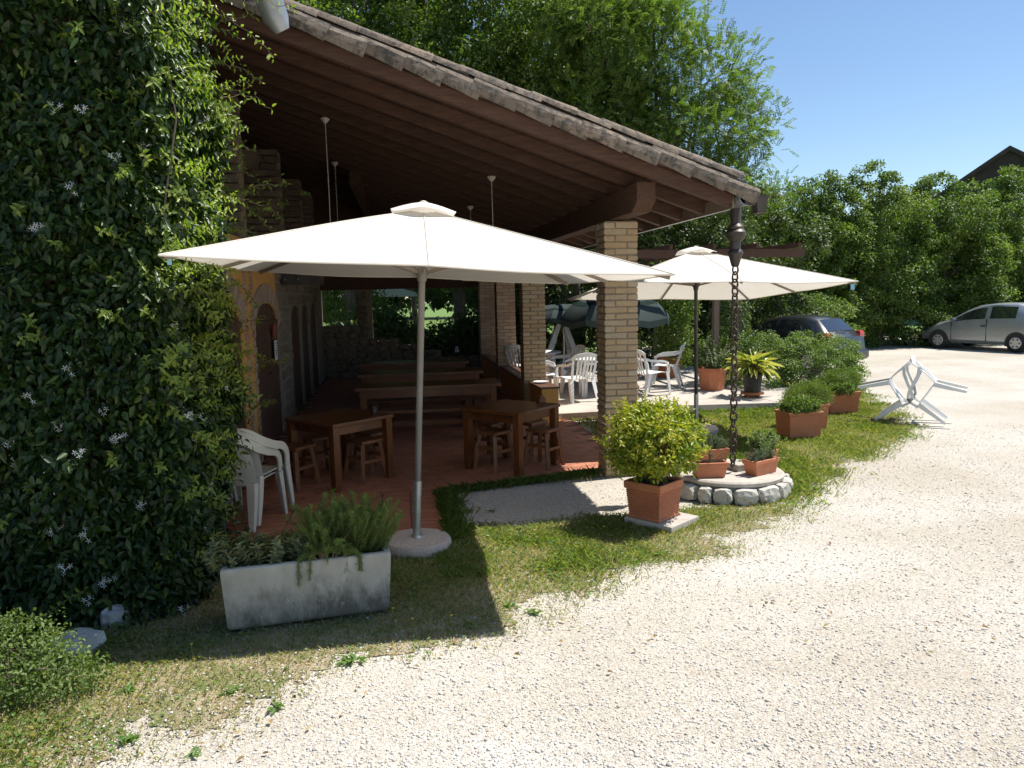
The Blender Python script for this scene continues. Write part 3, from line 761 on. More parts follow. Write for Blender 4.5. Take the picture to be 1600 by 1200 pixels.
M['darkmortar'] = surf('dark_mortar', (.1, .09, .085), (.16, .145, .135), 12, .95, .5)
def roof():
    y0, y1 = 6.93, 19.95; xl = -2.6
    # rafters
    ys = [6.93 + i * .647 for i in range(21)]
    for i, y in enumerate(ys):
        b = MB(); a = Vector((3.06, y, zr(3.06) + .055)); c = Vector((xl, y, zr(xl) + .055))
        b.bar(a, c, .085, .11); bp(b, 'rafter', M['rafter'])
    # ceiling boards across the rafters
    n = 29; L = (3.22 - xl)
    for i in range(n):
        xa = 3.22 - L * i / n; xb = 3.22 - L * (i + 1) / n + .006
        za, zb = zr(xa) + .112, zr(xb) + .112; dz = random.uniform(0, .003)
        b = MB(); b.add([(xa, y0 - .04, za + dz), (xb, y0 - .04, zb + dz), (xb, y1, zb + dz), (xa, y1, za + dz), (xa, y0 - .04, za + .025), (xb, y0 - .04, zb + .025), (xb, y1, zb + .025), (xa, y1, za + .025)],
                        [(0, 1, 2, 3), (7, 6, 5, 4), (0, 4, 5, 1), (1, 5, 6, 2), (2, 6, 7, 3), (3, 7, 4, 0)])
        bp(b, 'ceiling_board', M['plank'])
    # field of the roof under the tiles
    b = MB(); xa, xb = 3.24, xl
    b.add([(xa, y0 - .1, zr(xa) + .139), (xb, y0 - .1, zr(xb) + .139), (xb, y1 + .1, zr(xb) + .139), (xa, y1 + .1, zr(xa) + .139), (xa, y0 - .1, zr(xa) + .165), (xb, y0 - .1, zr(xb) + .165), (xb, y1 + .1, zr(xb) + .165), (xa, y1 + .1, zr(xa) + .165)],
          [(0, 1, 2, 3), (7, 6, 5, 4), (0, 4, 5, 1), (1, 5, 6, 2), (2, 6, 7, 3), (3, 7, 4, 0)]); bp(b, 'roof_deck', M['rooffield'])
    # eave board
    b = MB(); b.bar((3.075, y0 - .03, zr(3.09) + .06), (3.09, y1, zr(3.09) + .06), .02, .12); bp(b, 'eave_board', M['greywood'])
    # purlin with a bevelled nose, carried by the piers
    b = MB()
    prof = [(0, 2.79), (.0, 3.02), (-.0, 3.02)]
    b.add([(2.225, 7.12, 2.86), (2.405, 7.12, 2.86), (2.405, 7.12, 3.035), (2.225, 7.12, 3.035), (2.225, 7.3, 2.775), (2.405, 7.3, 2.775), (2.0, 19.6, 2.775), (2.18, 19.6, 2.775), (2.0, 19.6, 3.035), (2.18, 19.6, 3.035)],
          [(0, 1, 2, 3), (0, 4, 5, 1), (4, 6, 7, 5), (3, 2, 9, 8), (0, 3, 8, 6, 4), (1, 5, 7, 9, 2), (6, 8, 9, 7)]); bp(b, 'purlin', M['beam'])
    b = MB(); b.bar((-1.7, 19.3, 2.85), (2.1, 19.3, 2.85), .16, .22); bp(b, 'rear_tie_beam', M['beam'])
    b2 = MB(); b2.bar((-.7, 19.7, zr(-.7) - .11), (-.7, 13.3, zr(-.7) - .11), .16, .21); bp(b2, 'purlin', M['beam'])
    # barrel tiles: overlapping half cones
    def coppo(r0=.098, r1=.078, L=.43, th=.014, n=7, wob=.004):
        m = MB(); g = []
        vs = []; fs = []
        for s, (x, r) in enumerate(((0, r0), (L * .5, (r0 + r1) / 2), (L, r1))):
            for k in range(n + 1):
                a = math.pi * k / n
                w = random.uniform(-wob, wob)
                vs.append((-x, -math.cos(a) * (r + w), math.sin(a) * (r + w) * .85))
            for k in range(n + 1):
                a = math.pi * k / n
                vs.append((-x, -math.cos(a) * (r - th), math.sin(a) * (r - th) * .85))
        q = 2 * (n + 1)
        for s in range(2):
            for k in range(n):
                fs.append((s * q + k, s * q + k + 1, (s + 1) * q + k + 1, (s + 1) * q + k))
                fs.append(((s + 1) * q + n + 1 + k, (s + 1) * q + n + 2 + k, s * q + n + 2 + k, s * q + n + 1 + k))
            fs.append((s * q, (s + 1) * q, (s + 1) * q + n + 1, s * q + n + 1)); fs.append((s * q + n, s * q + 2 * n + 1, (s + 1) * q + 2 * n + 1, (s + 1) * q + n))
        for k in range(n):
            fs.append((k, n + 1 + k, n + 2 + k, k + 1)); fs.append((2 * q + k, 2 * q + k + 1, 2 * q + n + 2 + k, 2 * q + n + 1 + k))
        m.add(vs, fs); return m.mesh('roof_tile', M['rooftile'], True)
    tiles = [coppo() for _ in range(5)]
    ang = math.atan(SL); ex = .335 * math.cos(ang)
    # slab-sided verge tiles (the photo shows long flat-sided edge tiles)
    def verge():
        m = MB(); L = .42
        for s in range(1):
            pts = []
            for x, k in ((0, 1.06), (-L * .5, .96), (-L, .8)):
                row = []
                for y, z in ((-.075, -.075), (-.088, -.02), (-.084, .02), (-.06, .05), (0, .06), (.06, .055)):
                    row.append((x, y * k + random.uniform(-.005, .005), z * k + random.uniform(-.005, .005)))
                pts.append(row)
            m.sheet(pts, .016)
        return m.mesh('verge_tile', M['rooftile'], False)
    vt = [verge() for _ in range(7)]
    N = int((3.26 - xl) / ex) + 1
    for i in range(N):
        x = 3.27 - i * ex
        if x < -1.2: break
        o = bpy.data.objects.new('verge_tile', random.choice(vt)); o.location = Vector((x, 6.855 + random.uniform(-.018, .018), zr(x) + .165 + random.uniform(-.006, .006))) - BL
        o.rotation_euler = (random.uniform(-.06, .03), ang + random.uniform(.03, .09), random.uniform(-.035, .035)); link(o, BLD)
    for rrow, (yy, dz) in enumerate(((7.0, .292), (7.2, .19), (7.41, .19), (7.62, .19))):
        for i in range(N):
            x = 3.3 - i * ex - (.12 if rrow == 0 else 0)
            if x < -1.3: break
            o = bpy.data.objects.new('roof_tile', random.choice(tiles)); o.location = Vector((x, yy + random.uniform(-.012, .012), zr(x) + dz + random.uniform(-.005, .005))) - BL
            o.rotation_euler = (random.uniform(-.05, .05), ang + random.uniform(.02, .06), random.uniform(-.025, .025)); link(o, BLD)
    vf = MB(); vf.bar((3.2, 6.99, zr(3.2) + .225), (xl, 6.99, zr(xl) + .225), .12, .12); bp(vf, 'verge_mortar', M['darkmortar'])
    far = MB()
    for rrow in range(58):
        yy = 7.83 + rrow * .21
        if yy > y1: break
        xa, xb = 3.3, xl
        n = 5; vs = []; fs = []
        for x in (xa, xb):
            for k in range(n + 1):
                a = math.pi * k / n; vs.append((x, yy - math.cos(a) * .09, zr(x) + .17 + math.sin(a) * .08))
        far.add(vs, [(k, k + 1, n + 2 + k, n + 1 + k) for k in range(n)])
    o = bp(far, 'roof_tiles', M['rooftile']); o['kind'] = 'stuff'
    # half-round gutter along the eave, with a box end
    g = MB(); vs = []; fs = []; n = 7
    for y in (6.8, y1):
        for k in range(n + 1):
            a = math.pi * k / n; vs.append((3.165 + math.cos(a) * .07, y, zr(3.05) + .09 - math.sin(a) * .085))
    g.sheet([vs[:n + 1], vs[n + 1:]], .006)
    gt = bp(g, 'gutter', M['zinc'])
    g = MB(); g.rect_loft([(.035, .05, -.1), (.05, .06, 0), (.075, .07, .06)], (3.3, 6.835, zr(3.25) + .1)); g.bar((3.15, 6.835, zr(3.05) + .05), (3.3, 6.835, zr(3.05) + .04), .07, .09); g.v = [tuple(Vector(v) - BL) for v in g.v]; g.build('gutter_box', M['darkmetal'], gt)
    # zinc gutter end and rafter tail of the higher roof over the corner
    z = MB(); z.tube([(-.83, 6.4, 4.08), (-.87, 6.37, 4.16), (-1.12, 6.25, 5.0)], [.06, .1, .115], 14); bp(z, 'zinc_downpipe', M['zinc'], smooth=True)
    z = MB(); z.bar((-1.55, 5.4, 4.06), (-2.4, 5.1, 3.84), .11, .12); bp(z, 'upper_rafter_tail', M['greywood'])
    # corner house wall behind the jasmine; its dark colour stands in for shade there
    w = MB(); w.box((-2.9, 5.78, 2.3), (2.2, .9, 4.6)); bp(w, 'corner_wall', M['stone'])
roof()

# ------------------------------------------------------------------ parasols
def parasol(loc, rot, side, apex, rim, pole_mat, label, tagside, pole_r=.024, rot_z=0.0, ribmat='ribwood', hub=None):
    t = thing('parasol', label, 'parasol', loc, group='large square cream parasols'); t.rotation_euler = (rot[0], rot[1], rot_z)
    h = side / 2
    # canopy
    n = 64; rings = 12; g = []
    for i in range(rings + 1):
        f = .055 + (1 - .055) * i / rings; row = []
        for k in range(n + 1):
            s = (k % n) / n * 4; e = int(s); q = s - e
            x, y = [(-1 + 2 * q, -1), (1, -1 + 2 * q), (1 - 2 * q, 1), (-1, 1 - 2 * q)][e]
            rib = abs(math.sin(2 * math.pi * s)) ** 1.2          # 0 on ribs (corners and mid sides)
            pull = 1 - .018 * rib * f
            z = apex - (apex - rim) * (f ** 1.06) - .03 * rib * f * (1 - f * .6) + .004 * math.sin(9 * s + 5 * f)
            row.append((x * h * f * pull, y * h * f * pull, z))
        g.append(row)
    b = MB(); b.sheet(g)
    c = b.build('canopy', M['canvas'], t, smooth=True)
    b = MB()
    for k in range(8):
        i0 = k * 8
        b.tube([Vector(row[i0]) + Vector((0, 0, .003)) for row in g], .0045, 5, False)
    b.tube([Vector(p) for p in g[-1]], .006, 5, False); b.build('seam', M['canvas'], c)
    # vent cap on top
    g = []
    for i in range(5):
        f = i / 4; row = []
        for k in range(49):
            a = 2 * math.pi * k / 48; r = .03 + .22 * f
            sq = 1 / max(abs(math.cos(a)), abs(math.sin(a))); sq = 1 + (sq - 1) * .6
            row.append((r * sq * math.cos(a), r * sq * math.sin(a), apex + .06 - .095 * f ** 1.2 + .035 * f * abs(math.cos(2 * a)) ** 1.5 ))
        g.append(row)
    b = MB(); b.sheet(g); b.build('vent_cap', M['canvas'], c, smooth=True)
    b = MB(); b.lathe([(.03, 0), (.03, .012), (.012, .02)], 10, (0, 0, apex + .054)); b.build('finial', M['canvas'], t, smooth=True)
    # pole, runner
    b = MB(); b.tube([(0, 0, .08), (0, 0, apex - .03)], pole_r, 12); b.build('pole', M[pole_mat], t, smooth=True)
    hz = hub or (rim + .04)
    b = MB(); b.lathe([(pole_r + .008, -.06), (pole_r + .012, -.02), (.055, .0), (.06, .035), (.04, .05)], 12, (0, 0, hz)); b.build('runner', M[pole_mat], t, smooth=True)
    b = MB(); b.tube([(0, -.0, .05), (0, 0, .56)], pole_r + .006, 12); b.build('pole_sleeve', M['steel'], t, smooth=True)
    for k in range(8):
        s = k * .5; e = int(s); q = s - e
        x, y = [(-1 + 2 * q, -1), (1, -1 + 2 * q), (1 - 2 * q, 1), (-1, 1 - 2 * q)][e]
        pa = Vector((x * h * .03, y * h * .03, apex - .04)); pb = Vector((x * h * .985, y * h * .985, rim - .012)); zc = lambda f: apex - (apex - rim) * (f ** 1.06) - .022
        r = MB(); r.bar((x * h * .05, y * h * .05, zc(.05)), (x * h * .5, y * h * .5, zc(.5)), .018, .026); r.bar((x * h * .5, y * h * .5, zc(.5)), (x * h * .985, y * h * .985, zc(.985)), .018, .026)
        rb = r.build('rib', M[ribmat], t)
        r = MB(); f = .5; r.bar((x * .04, y * .04, hz + .01), (x * h * f, y * h * f, zc(f) - .012), .016, .024); r.build('strut', M[ribmat], rb)
    tx, ty = tagside
    q = .45 if side < 3 else 1; b = MB(); b.box((tx * h * .97, ty * h * .97, rim - .02 - .04 * q), (.05 * q, .006, .07 * q)); b.build('care_tag', M['blueplastic'], t)
    return t
T1 = parasol((.04, 6.05, 0), (math.radians(0), math.radians(3.3), 0), 2.99, 2.68, 2.205, 'pole', 'large cream parasol in front, grey pole in a round pebbled base by the concrete trough', (-1, -1), .0265, 0, hub=2.2)
T2 = parasol((4.04, 10.2, 0), (math.radians(-4.3), math.radians(1.2), 0), 3.0, 2.56, 2.0, 'darkmetal', 'cream parasol farther back on a thin dark pole, standing on the grass', (1, -1), .026, 0, hub=2.08)
def pbase(loc, r, label, mat):
    t = thing('parasol_weight', label, 'parasol weight', loc, group='round concrete parasol weights')
    b = MB(); b.lathe([(r * .98, 0), (r, .02), (r, .075), (r * .93, .1), (r * .1, .112)], 32); b.build('base_disc', M[mat], t, smooth=True)
    b = MB(); b.lathe([(.05, .1), (.045, .125), (.034, .13)], 12); b.build('collar', M['steel'], t, smooth=True)
pbase((.05, 6.05, -.008), .275, 'round pebbled concrete base holding the front parasol at the ramp edge', 'pinkconc')
pbase((4.04, 10.2, .01), .3, 'round grey concrete base holding the rear parasol on the grass', 'pinkconc')

def beach_parasol(loc, top, rim, R, label, n=8, rz=0):
    t = thing('garden_parasol', label, 'parasol', loc, rz, group='dark green garden parasols')
    prof = [(0, 0), (.3, .03), (.58, .16), (.8, .4), (.95, .78), (1.0, 1.0)]
    cl = MB(); bd = MB()
    def P(k, f, dz=0):
        a = 2 * math.pi * k / n
        for (f0, d0), (f1, d1) in zip(prof, prof[1:]):
            if f0 <= f <= f1: d = d0 + (d1 - d0) * (f - f0) / (f1 - f0); break
        return Vector((R * f * math.cos(a), R * f * math.sin(a), top - (top - rim) * d + dz))
    for k in range(n):
        g = [[P(k, f).lerp(P(k + 1, f), u) + Vector((0, 0, -.05 * math.sin(math.pi * u) * f)) for u in (0, .25, .5, .75, 1)] for f in (.02, .3, .58, .8, .95, 1.0)]
        cl.sheet(g)
        g = [[P(k, f).lerp(P(k + 1, f), u) + Vector((0, 0, -.05 * math.sin(math.pi * u) * f + .006)) for u in (0, .25, .5, .75, 1)] for f in (.66, .72, .78)]
        bd.sheet(g)
    c = cl.build('canopy', M['greencanvas'], t, smooth=True); bd.build('stripe', M['greenband'], c, smooth=True)
    v = MB()
    for k in range(n):
        a, bq = P(k, 1), P(k + 1, 1)
        v.sheet([[a.lerp(bq, u) + Vector((0, 0, -.05 * math.sin(math.pi * u))) for u in (0, .5, 1)], [a.lerp(bq, u) * 1.0 + Vector((0, 0, -.05 * math.sin(math.pi * u) - .1 - .03 * math.sin(math.pi * u))) for u in (0, .5, 1)]])
    v.build('valance', M['greencanvas'], c)
    p = MB(); p.tube([(0, 0, 0), (0, 0, top - .02)], .02, 8); p.build('pole', M['white'], t)
    for k in range(n):
        r = MB(); r.tube([P(k, f, -.012) for f in (.04, .3, .58, .8, .95, 1)], .006, 5); r.build('rib', M['steel'], t)
    b = MB(); b.lathe([(.22, 0), (.22, .05), (.06, .09), (.03, .3)], 16); b.build('foot', M['white'], t)
beach_parasol((4.2, 14.9, .13), 1.82, 1.36, 1.12, 'dark green garden parasol with a black stripe, half hidden by the nearest brick pier')
beach_parasol((3.72, 17.6, .13), 1.62, 1.33, 1.0, 'smaller green garden parasol seen between two brick piers', rz=.3)

# ------------------------------------------------------------------ tables, stools, benches
def square_table(loc, rz, s, h, label):
    t = thing('wooden_table', label, 'table', loc, rz, group='square dark wooden tables')
    b = MB(); b.box((0, 0, h - .018), (s, s, .036)); b.build('tabletop', M['table'], t, bevel=.006)
    a = MB(); e = s / 2 - .075
    for x, y, dx, dy in ((0, -e, 2 * e, .024), (0, e, 2 * e, .024), (-e, 0, .024, 2 * e), (e, 0, .024, 2 * e)): a.box((x, y, h - .085), (dx - .08 if dx > .1 else dx, dy - .08 if dy > .1 else dy, .095))
    a.build('apron', M['table'], t)
    for x in (-1, 1):
        for y in (-1, 1):
            l = MB(); l.rect_loft([(.032, .032, 0), (.04, .04, .06), (.04, .04, h - .038)], (x * (s / 2 - .055), y * (s / 2 - .055), 0)); l.build('leg', M['table'], t, bevel=.005)
    return t
square_table((-.72, 8.45, .028), math.radians(43), .83, .715, 'square dark wooden table in the shade on the left, behind the front parasol')
square_table((1.2, 8.66, .028), math.radians(45), .82, .715, 'square dark wooden table with a small wooden block on top, near the ochre wall')

STOOL = None
def stool(loc, rz, label):
    global STOOL
    if STOOL is None:
        t = thing('wooden_stool', label, 'stool', loc, rz, group='small wooden stools round the square tables')
        b = MB(); b.box((0, 0, .435), (.3, .3, .035)); b.build('seat', M['stool'], t, bevel=.008)
        for x in (-1, 1):
            for y in (-1, 1):
                l = MB(); l.bar((x * .165, y * .165, .0), (x * .115, y * .115, .42), .042, .042); l.v = [(v[0], v[1], max(v[2], 0)) for v in l.v]; l.build('leg', M['stool'], t, bevel=.004)
        for x, y, dx, dy in ((0, -.138, .25, .024), (0, .138, .25, .024), (-.138, 0, .024, .25), (.138, 0, .024, .25)):
            l = MB(); l.box((x, y, .225 if dx > .1 else .265), (dx, dy, .034)); l.build('stretcher', M['stool'], t)
        STOOL = t; return t
    return copy_thing(STOOL, loc, rz, label)
stool((.99, 8.6, .028), math.radians(40), 'stool tucked under the front corner of the table with the wooden block')
stool((1.56, 8.6, .028), math.radians(47), 'stool on the right side of the table with the wooden block, nearest the brick pier')
stool((1.0, 9.15, .028), math.radians(44), 'stool at the far left side of the table with the wooden block')
stool((1.5, 9.12, .028), math.radians(38), 'stool at the far right side of the table with the wooden block')
stool((-1.18, 8.28, .028), math.radians(55), 'stool at the left side of the shaded square table, nearest the stacked chairs')
stool((-.46, 8.45, .028), math.radians(40), 'stool pushed under the right front side of the shaded square table')
stool((-.98, 8.8, .028), math.radians(30), 'stool behind the shaded square table, next to the arched door')
stool((-.4, 8.9, .028), math.radians(44), 'stool at the far right side of the shaded square table')

def long_table(loc, L, h, w, label):
    t = thing('long_table', label, 'table', loc, 0, group='long dark wooden tables in rows')
    for k in range(4):
        b = MB(); b.box((0, -w / 2 + (k + .5) * w / 4, h - .022), (L, w / 4 - .004, .044)); b.build('board', M['table'], t, bevel=.004)
    a = MB()
    for y in (-w / 2 + .07, w / 2 - .07): a.box((0, y, h - .1), (L - .2, .026, .11))
    a.build('apron', M['table'], t)
    for x in (-1, 1):
        for y in (-1, 1):
            l = MB(); l.box((x * (L / 2 - .11), y * (w / 2 - .09), (h - .045) / 2), (.085, .085, h - .045)); l.build('leg', M['table'], t)
def bench(loc, L, label):
    t = thing('bench', label, 'bench', loc, 0, group='backless wooden benches beside the long tables')
    for k in range(2):
        b = MB(); b.box((0, -.07 + k * .14, .43), (L, .134, .036)); b.build('seat_board', M['table'], t, bevel=.004)
    for x in (-1, 1):
        l = MB(); l.rect_loft([(.03, .16, 0), (.025, .12, .41)], (x * (L / 2 - .22), 0, 0)); l.build('leg', M['table'], t)
    s = MB(); s.box((0, 0, .25), (L - .46, .025, .07)); s.build('stretcher', M['table'], t)
for i, (y, xr, nm) in enumerate(((11.1, 1.36, 'nearest'), (12.95, 1.3, 'middle'), (14.9, 1.22, 'farthest'))):
    L = 2.05
    long_table((xr - L / 2, y, .028), L, .735, .68, 'long dark wooden table, the %s of the three rows under the roof' % nm)
    bench((xr - L / 2 - .04, y - .52, .028), L - .1, 'backless wooden bench in front of the %s long table' % nm)
    bench((xr - L / 2 - .02, y + .55, .028), L - .1, 'backless wooden bench behind the %s long table' % nm)

b = MB(); b.prism([(-.05, -.035), (.05, -.035), (.05, .035), (-.05, .035)], 0, .05); b.prism([(-.035, -.03), (.035, -.03), (.035, .03), (-.035, .03)], .05, .075)
o = b.build('wooden_block', M['stool'], None, bevel=.006); o.location = (1.58, 8.82, .744); o.rotation_euler = (0, 0, .5); tag(o, 'small pale wooden block standing on the square table by the ochre wall', 'wooden block')
b = MB(); b.lathe([(.05, 0), (.06, .008), (.12, .022), (.125, .028), (.11, .024), (.05, .01)], 20); o = b.build('dish', M['white'], None, smooth=True); o.location = (2.2, 12.28, .562); tag(o, 'white dish lying on the tiled top of the ochre end wall', 'dish')
b = MB(); b.lathe([(.03, 0), (.032, .05), (.02, .065), (.021, .08)], 12); o = b.build('glass_jar', M['darkmetal'], None, smooth=True); o.location = (-.35, 8.55, .744); tag(o, 'small dark jar standing on the shaded square table', 'jar')
b = MB(); b.lathe([(.05, 0), (.055, .06), (.03, .12), (.04, .15)], 12); o = b.build('white_vase', M['white'], None, smooth=True); o.location = (1.36, 19.66, .56); tag(o, 'small white pot standing on the broken stone wall at the back', 'pot')
# notice beside the arched door
t = thing('door_notice', 'red plate above a white printed notice hanging beside the arched door', 'notice', (-1.79, 11.24, 1.4))
b = MB(); b.box((0, 0, .18), (.012, .14, .2)); b.build('red_plate', M['redplate'], t)
b = MB(); b.box((0, .02, -.1), (.01, .2, .28)); b.build('paper_sheet', M['paper'], t)
b = MB()
for k in range(6): b.box((.0062, .02, .0 - k * .035), (.0012, .15 - .03 * (k % 3), .012))
b.build('printed_line', M['black'], t)

# hanging lamps
def lamp(x, y, drop, label):
    t = thing('pendant_lamp', label, 'lamp', (x, y, zr(x)), group='pendant lamps hanging from the rafters')
    b = MB(); b.lathe([(.012, -.07), (.05, -.03), (.055, -.01), (.03, 0)], 12); b.build('ceiling_cup', M['lampshade'], t, smooth=True)
    b = MB(); b.tube([(0, 0, -.06), (.004, 0, -drop * .5), (0, 0, -drop)], .005, 5); b.build('cord', M['lampshade'], t)
    b = MB(); b.lathe([(.03, 0), (.04, -.04), (.16, -.13), (.17, -.15), (.15, -.14), (.03, -.05)], 20, (0, 0, -drop)); b.build('lamp_shade', M['lampshade'], t, smooth=True)
lamp(-.81, 9.58, 1.7, 'pendant lamp on a long cord, nearest on the left above the shaded table')
lamp(-.98, 13.0, 1.3, 'pendant lamp farther back on the left, behind the nearest one')
lamp(1.14, 9.5, 1.0, 'pendant lamp nearest on the right, over the table with the block')
lamp(1.16, 12.63, 1.05, 'pendant lamp farther back on the right, over the long tables')

# ------------------------------------------------------------------ plastic chairs
def monobloc(name, label, loc, rz, mat, group, round_back=False):
    t = thing(name, label, 'chair', loc, rz, group=group)
    m = M[mat]
    # seat
    g = []
    for i in range(9):
        v = i / 8; y = -.24 + .44 * v; row = []
        for j in range(9):
            u = j / 8 * 2 - 1
            z = .425 - .03 * v - .018 * (1 - u * u) * math.sin(math.pi * min(1, v * 1.1)) - (.03 * (1 - v / .12) if v < .12 else 0)
            row.append((u * (.245 - .035 * v), y, z))
        g.append(row)
    b = MB(); b.sheet(g, .008); b.build('seat', m, t, smooth=True)
    if not round_back:
        bk = MB()
        top = [(-.235, .30, .76), (-.2, .335, .8), (-.1, .362, .825), (0, .37, .832), (.1, .362, .825), (.2, .335, .8), (.235, .30, .76)]
        bk.ribbon(top, [.05, .06, .07, .075, .07, .06, .05], (0, .25, 1), .012)
        for s in (-1, 1): bk.ribbon([(s * .2, .2, .4), (s * .215, .26, .58), (s * .228, .305, .78)], [.05, .045, .05], (1, 0, 0), .012)
        bk.build('backrest_frame', m, t, smooth=True)
        for k in range(5):
            x = -.13 + k * .065
            s = MB(); s.ribbon([(x * .9, .2, .395), (x, .27, .56), (x * 1.05, .35 - abs(x) * .1, .81)], [.036, .032, .034], (1, 0, 0), .01); s.build('slat', m, t)
    else:
        # rounded shell back with horizontal ribs
        g = []
        for i in range(15):
            v = i / 14; row = []
            for j in range(15):
                u = j / 14 * 2 - 1
                w = .235 * math.sqrt(max(0.02, 1 - max(0, (v - .45) / .55) ** 2.2)) * (1 + .05 * math.sin(v * 3))
                row.append((u * w, .2 + .14 * v - .07 * u * u, .39 + .46 * v - .02 * u * u))
            g.append(row)
        b = MB(); b.sheet(g, .006); b.build('backrest', m, t, smooth=True)
        for k in range(9):
            v = .16 + k * .085
            w = .2 * math.sqrt(max(.02, 1 - max(0, (v - .45) / .55) ** 2.2))
            s = MB(); s.tube([(u * w, .2 + .14 * v - .07 * u * u + .007, .39 + .46 * v - .02 * u * u) for u in (-1, -.6, -.2, .2, .6, 1)], .0055, 6); s.build('back_rib', m, t)
    for s in (-1, 1):
        if round_back:
            pts = [(s * .02, .345, .855), (s * .13, .34, .845), (s * .22, .28, .80), (s * .275, .18, .73), (s * .295, .03, .67), (s * .295, -.12, .63), (s * .285, -.21, .55), (s * .272, -.24, .42)]
            wd = [(0, .7, .5), (0, .7, .5), (s * .4, .7, .3), (s * .8, .5, .2), (s, .1, .2), (s, 0, 0), (s, 0, 0), (s, .0, 0)]
            q0 = [Vector(p) for p in pts]; sm = []
            for k in range(len(q0) - 1):
                p0, p1, p2, p3 = q0[max(k - 1, 0)], q0[k], q0[k + 1], q0[min(k + 2, len(q0) - 1)]
                for f in (0, .25, .5, .75): sm.append(.5 * (2 * p1 + (p2 - p0) * f + (2 * p0 - 5 * p1 + 4 * p2 - p3) * f * f + (3 * p1 - p0 - 3 * p2 + p3) * f ** 3))
            pts = sm + [q0[-1]]; n_ = len(pts) - 1; wd = []
            for k in range(n_ + 1):
                tn = (pts[min(k + 1, n_)] - pts[max(k - 1, 0)]).normalized(); q = min(1, k / n_ * 2.6)
                wd.append(tuple(Vector((s * (.3 + .7 * q), -.3 * (1 - q), 0)).cross(tn)))
            a = MB(); a.ribbon(pts, [.085 - .02 * k / n_ for k in range(n_ + 1)], wd, .014)
            a.ribbon([Vector(p) + Vector((-s * .012, 0, .012)) for p in pts], .03, (1, .2, 0), .012); a.build('arm', m, t, smooth=True)
        else:
            pts = [(s * .225, .30, .70), (s * .265, .2, .66), (s * .29, .05, .645), (s * .295, -.1, .635), (s * .285, -.2, .60), (s * .272, -.24, .52), (s * .262, -.245, .42)]
            a = MB(); a.ribbon(pts, [.045, .05, .058, .058, .055, .05, .05], (1, 0, 0), .014); a.ribbon([Vector(p) + Vector((s * .024, 0, -.012)) for p in pts], .04, [(0, 0, 1), (0, .2, 1), (0, 0, 1), (0, 0, 1), (0, -.7, .7), (0, 1, 0), (0, 1, 0)], .012); a.build('arm', m, t, smooth=True)
        for f in (0, 1):
            if f == 0: p0, p1 = Vector((s * .258, -.235, .43)), Vector((s * .275, -.29, 0))
            else: p0, p1 = Vector((s * .205, .2, .41)), Vector((s * .245, .31, 0))
            sg = -1 if f == 0 else 1
            l = MB(); l.ribbon([p0, p0.lerp(p1, .5), p1], [.075, .058, .04], (1, 0, 0), .012)
            q = Vector((s * .028, -sg * .026, 0))
            l.ribbon([p0 + q * 1.2, p0.lerp(p1, .5) + q, p1 + q * .6], [.07, .055, .036], (0, 1, 0), .012)
            l.v = [(v[0], v[1], max(v[2], 0)) for v in l.v]
            l.build('leg', m, t)
    return t
CH = monobloc('plastic_chair', 'white slatted plastic chair nearest the brick pier on its left, seen from behind', (2.98, 13.05, .13), math.radians(195), 'white', 'white plastic chairs on the side terrace')
def chair(loc, rz, label): return copy_thing(CH, loc, math.radians(rz), label)
chair((2.5, 13.7, .13), 80, 'white plastic chair with its arm towards the ochre wall, left of the nearest pier')
chair((3.1, 14.55, .13), -70, 'white plastic chair turned left beside the round table behind the pier')
chair((2.42, 15.6, .13), 150, 'white plastic chair farthest left, against the second pier')
chair((4.4, 13.45, .13), 115, 'white plastic chair immediately right of the nearest pier, facing the table')
chair((5.15, 14.6, .13), -115, 'white plastic chair farthest right, with its back to the clay planters')
def round_table(loc, r, h, label):
    t = thing('plastic_table', label, 'table', loc, 0, group='round white plastic tables')
    b = MB(); b.lathe([(r - .02, h - .03), (r, h - .025), (r, h - .005), (r - .01, h)], 32); b.build('tabletop', M['white'], t, smooth=True)
    for k in range(4):
        a = math.pi / 4 + k * math.pi / 2
        l = MB(); l.ribbon([(math.cos(a) * r * .75, math.sin(a) * r * .75, h - .03), (math.cos(a) * r * .8, math.sin(a) * r * .8, 0)], [.09, .05], (-math.sin(a), math.cos(a), 0), .02); l.build('leg', M['white'], t)
round_table((2.75, 15.3, .13), .42, .71, 'round white plastic table seen between the second and the nearest pier')
round_table((4.3, 14.9, .13), .42, .71, 'round white plastic table right of the nearest pier under the green parasol')
round_table((3.45, 13.65, .13), .4, .69, 'round white plastic table half hidden behind the nearest pier')
# folded blue-grey swing frame / folded garden chairs leaning in the back
t = thing('folded_lounger', 'pale blue folding lounger frame standing as a narrow tent behind the tables', 'lounger', (3.55, 17.0, .13), .1)
for s in (-1, 1):
    b = MB(); b.ribbon([(s * .42, 0, 0), (s * .3, 0, .55), (s * .06, 0, 1.2)], [.1, .13, .1], (1, 0, .35 * s), .05); b.build('frame_side', M['blueplastic2'] if 'blueplastic2' in M else M['zinc'], t)
b = MB(); b.box((0, .02, .45), (.62, .04, .09)); b.build('cross_bar', M['zinc'], t)
b = MB(); b.ribbon([(-.1, .05, 1.15), (-.25, .3, .5), (-.3, .42, 0)], .08, (1, 0, 0), .04); b.ribbon([(.1, .05, 1.15), (.25, .3, .5), (.3, .42, 0)], .08, (1, 0, 0), .04); b.build('rear_legs', M['zinc'], t)

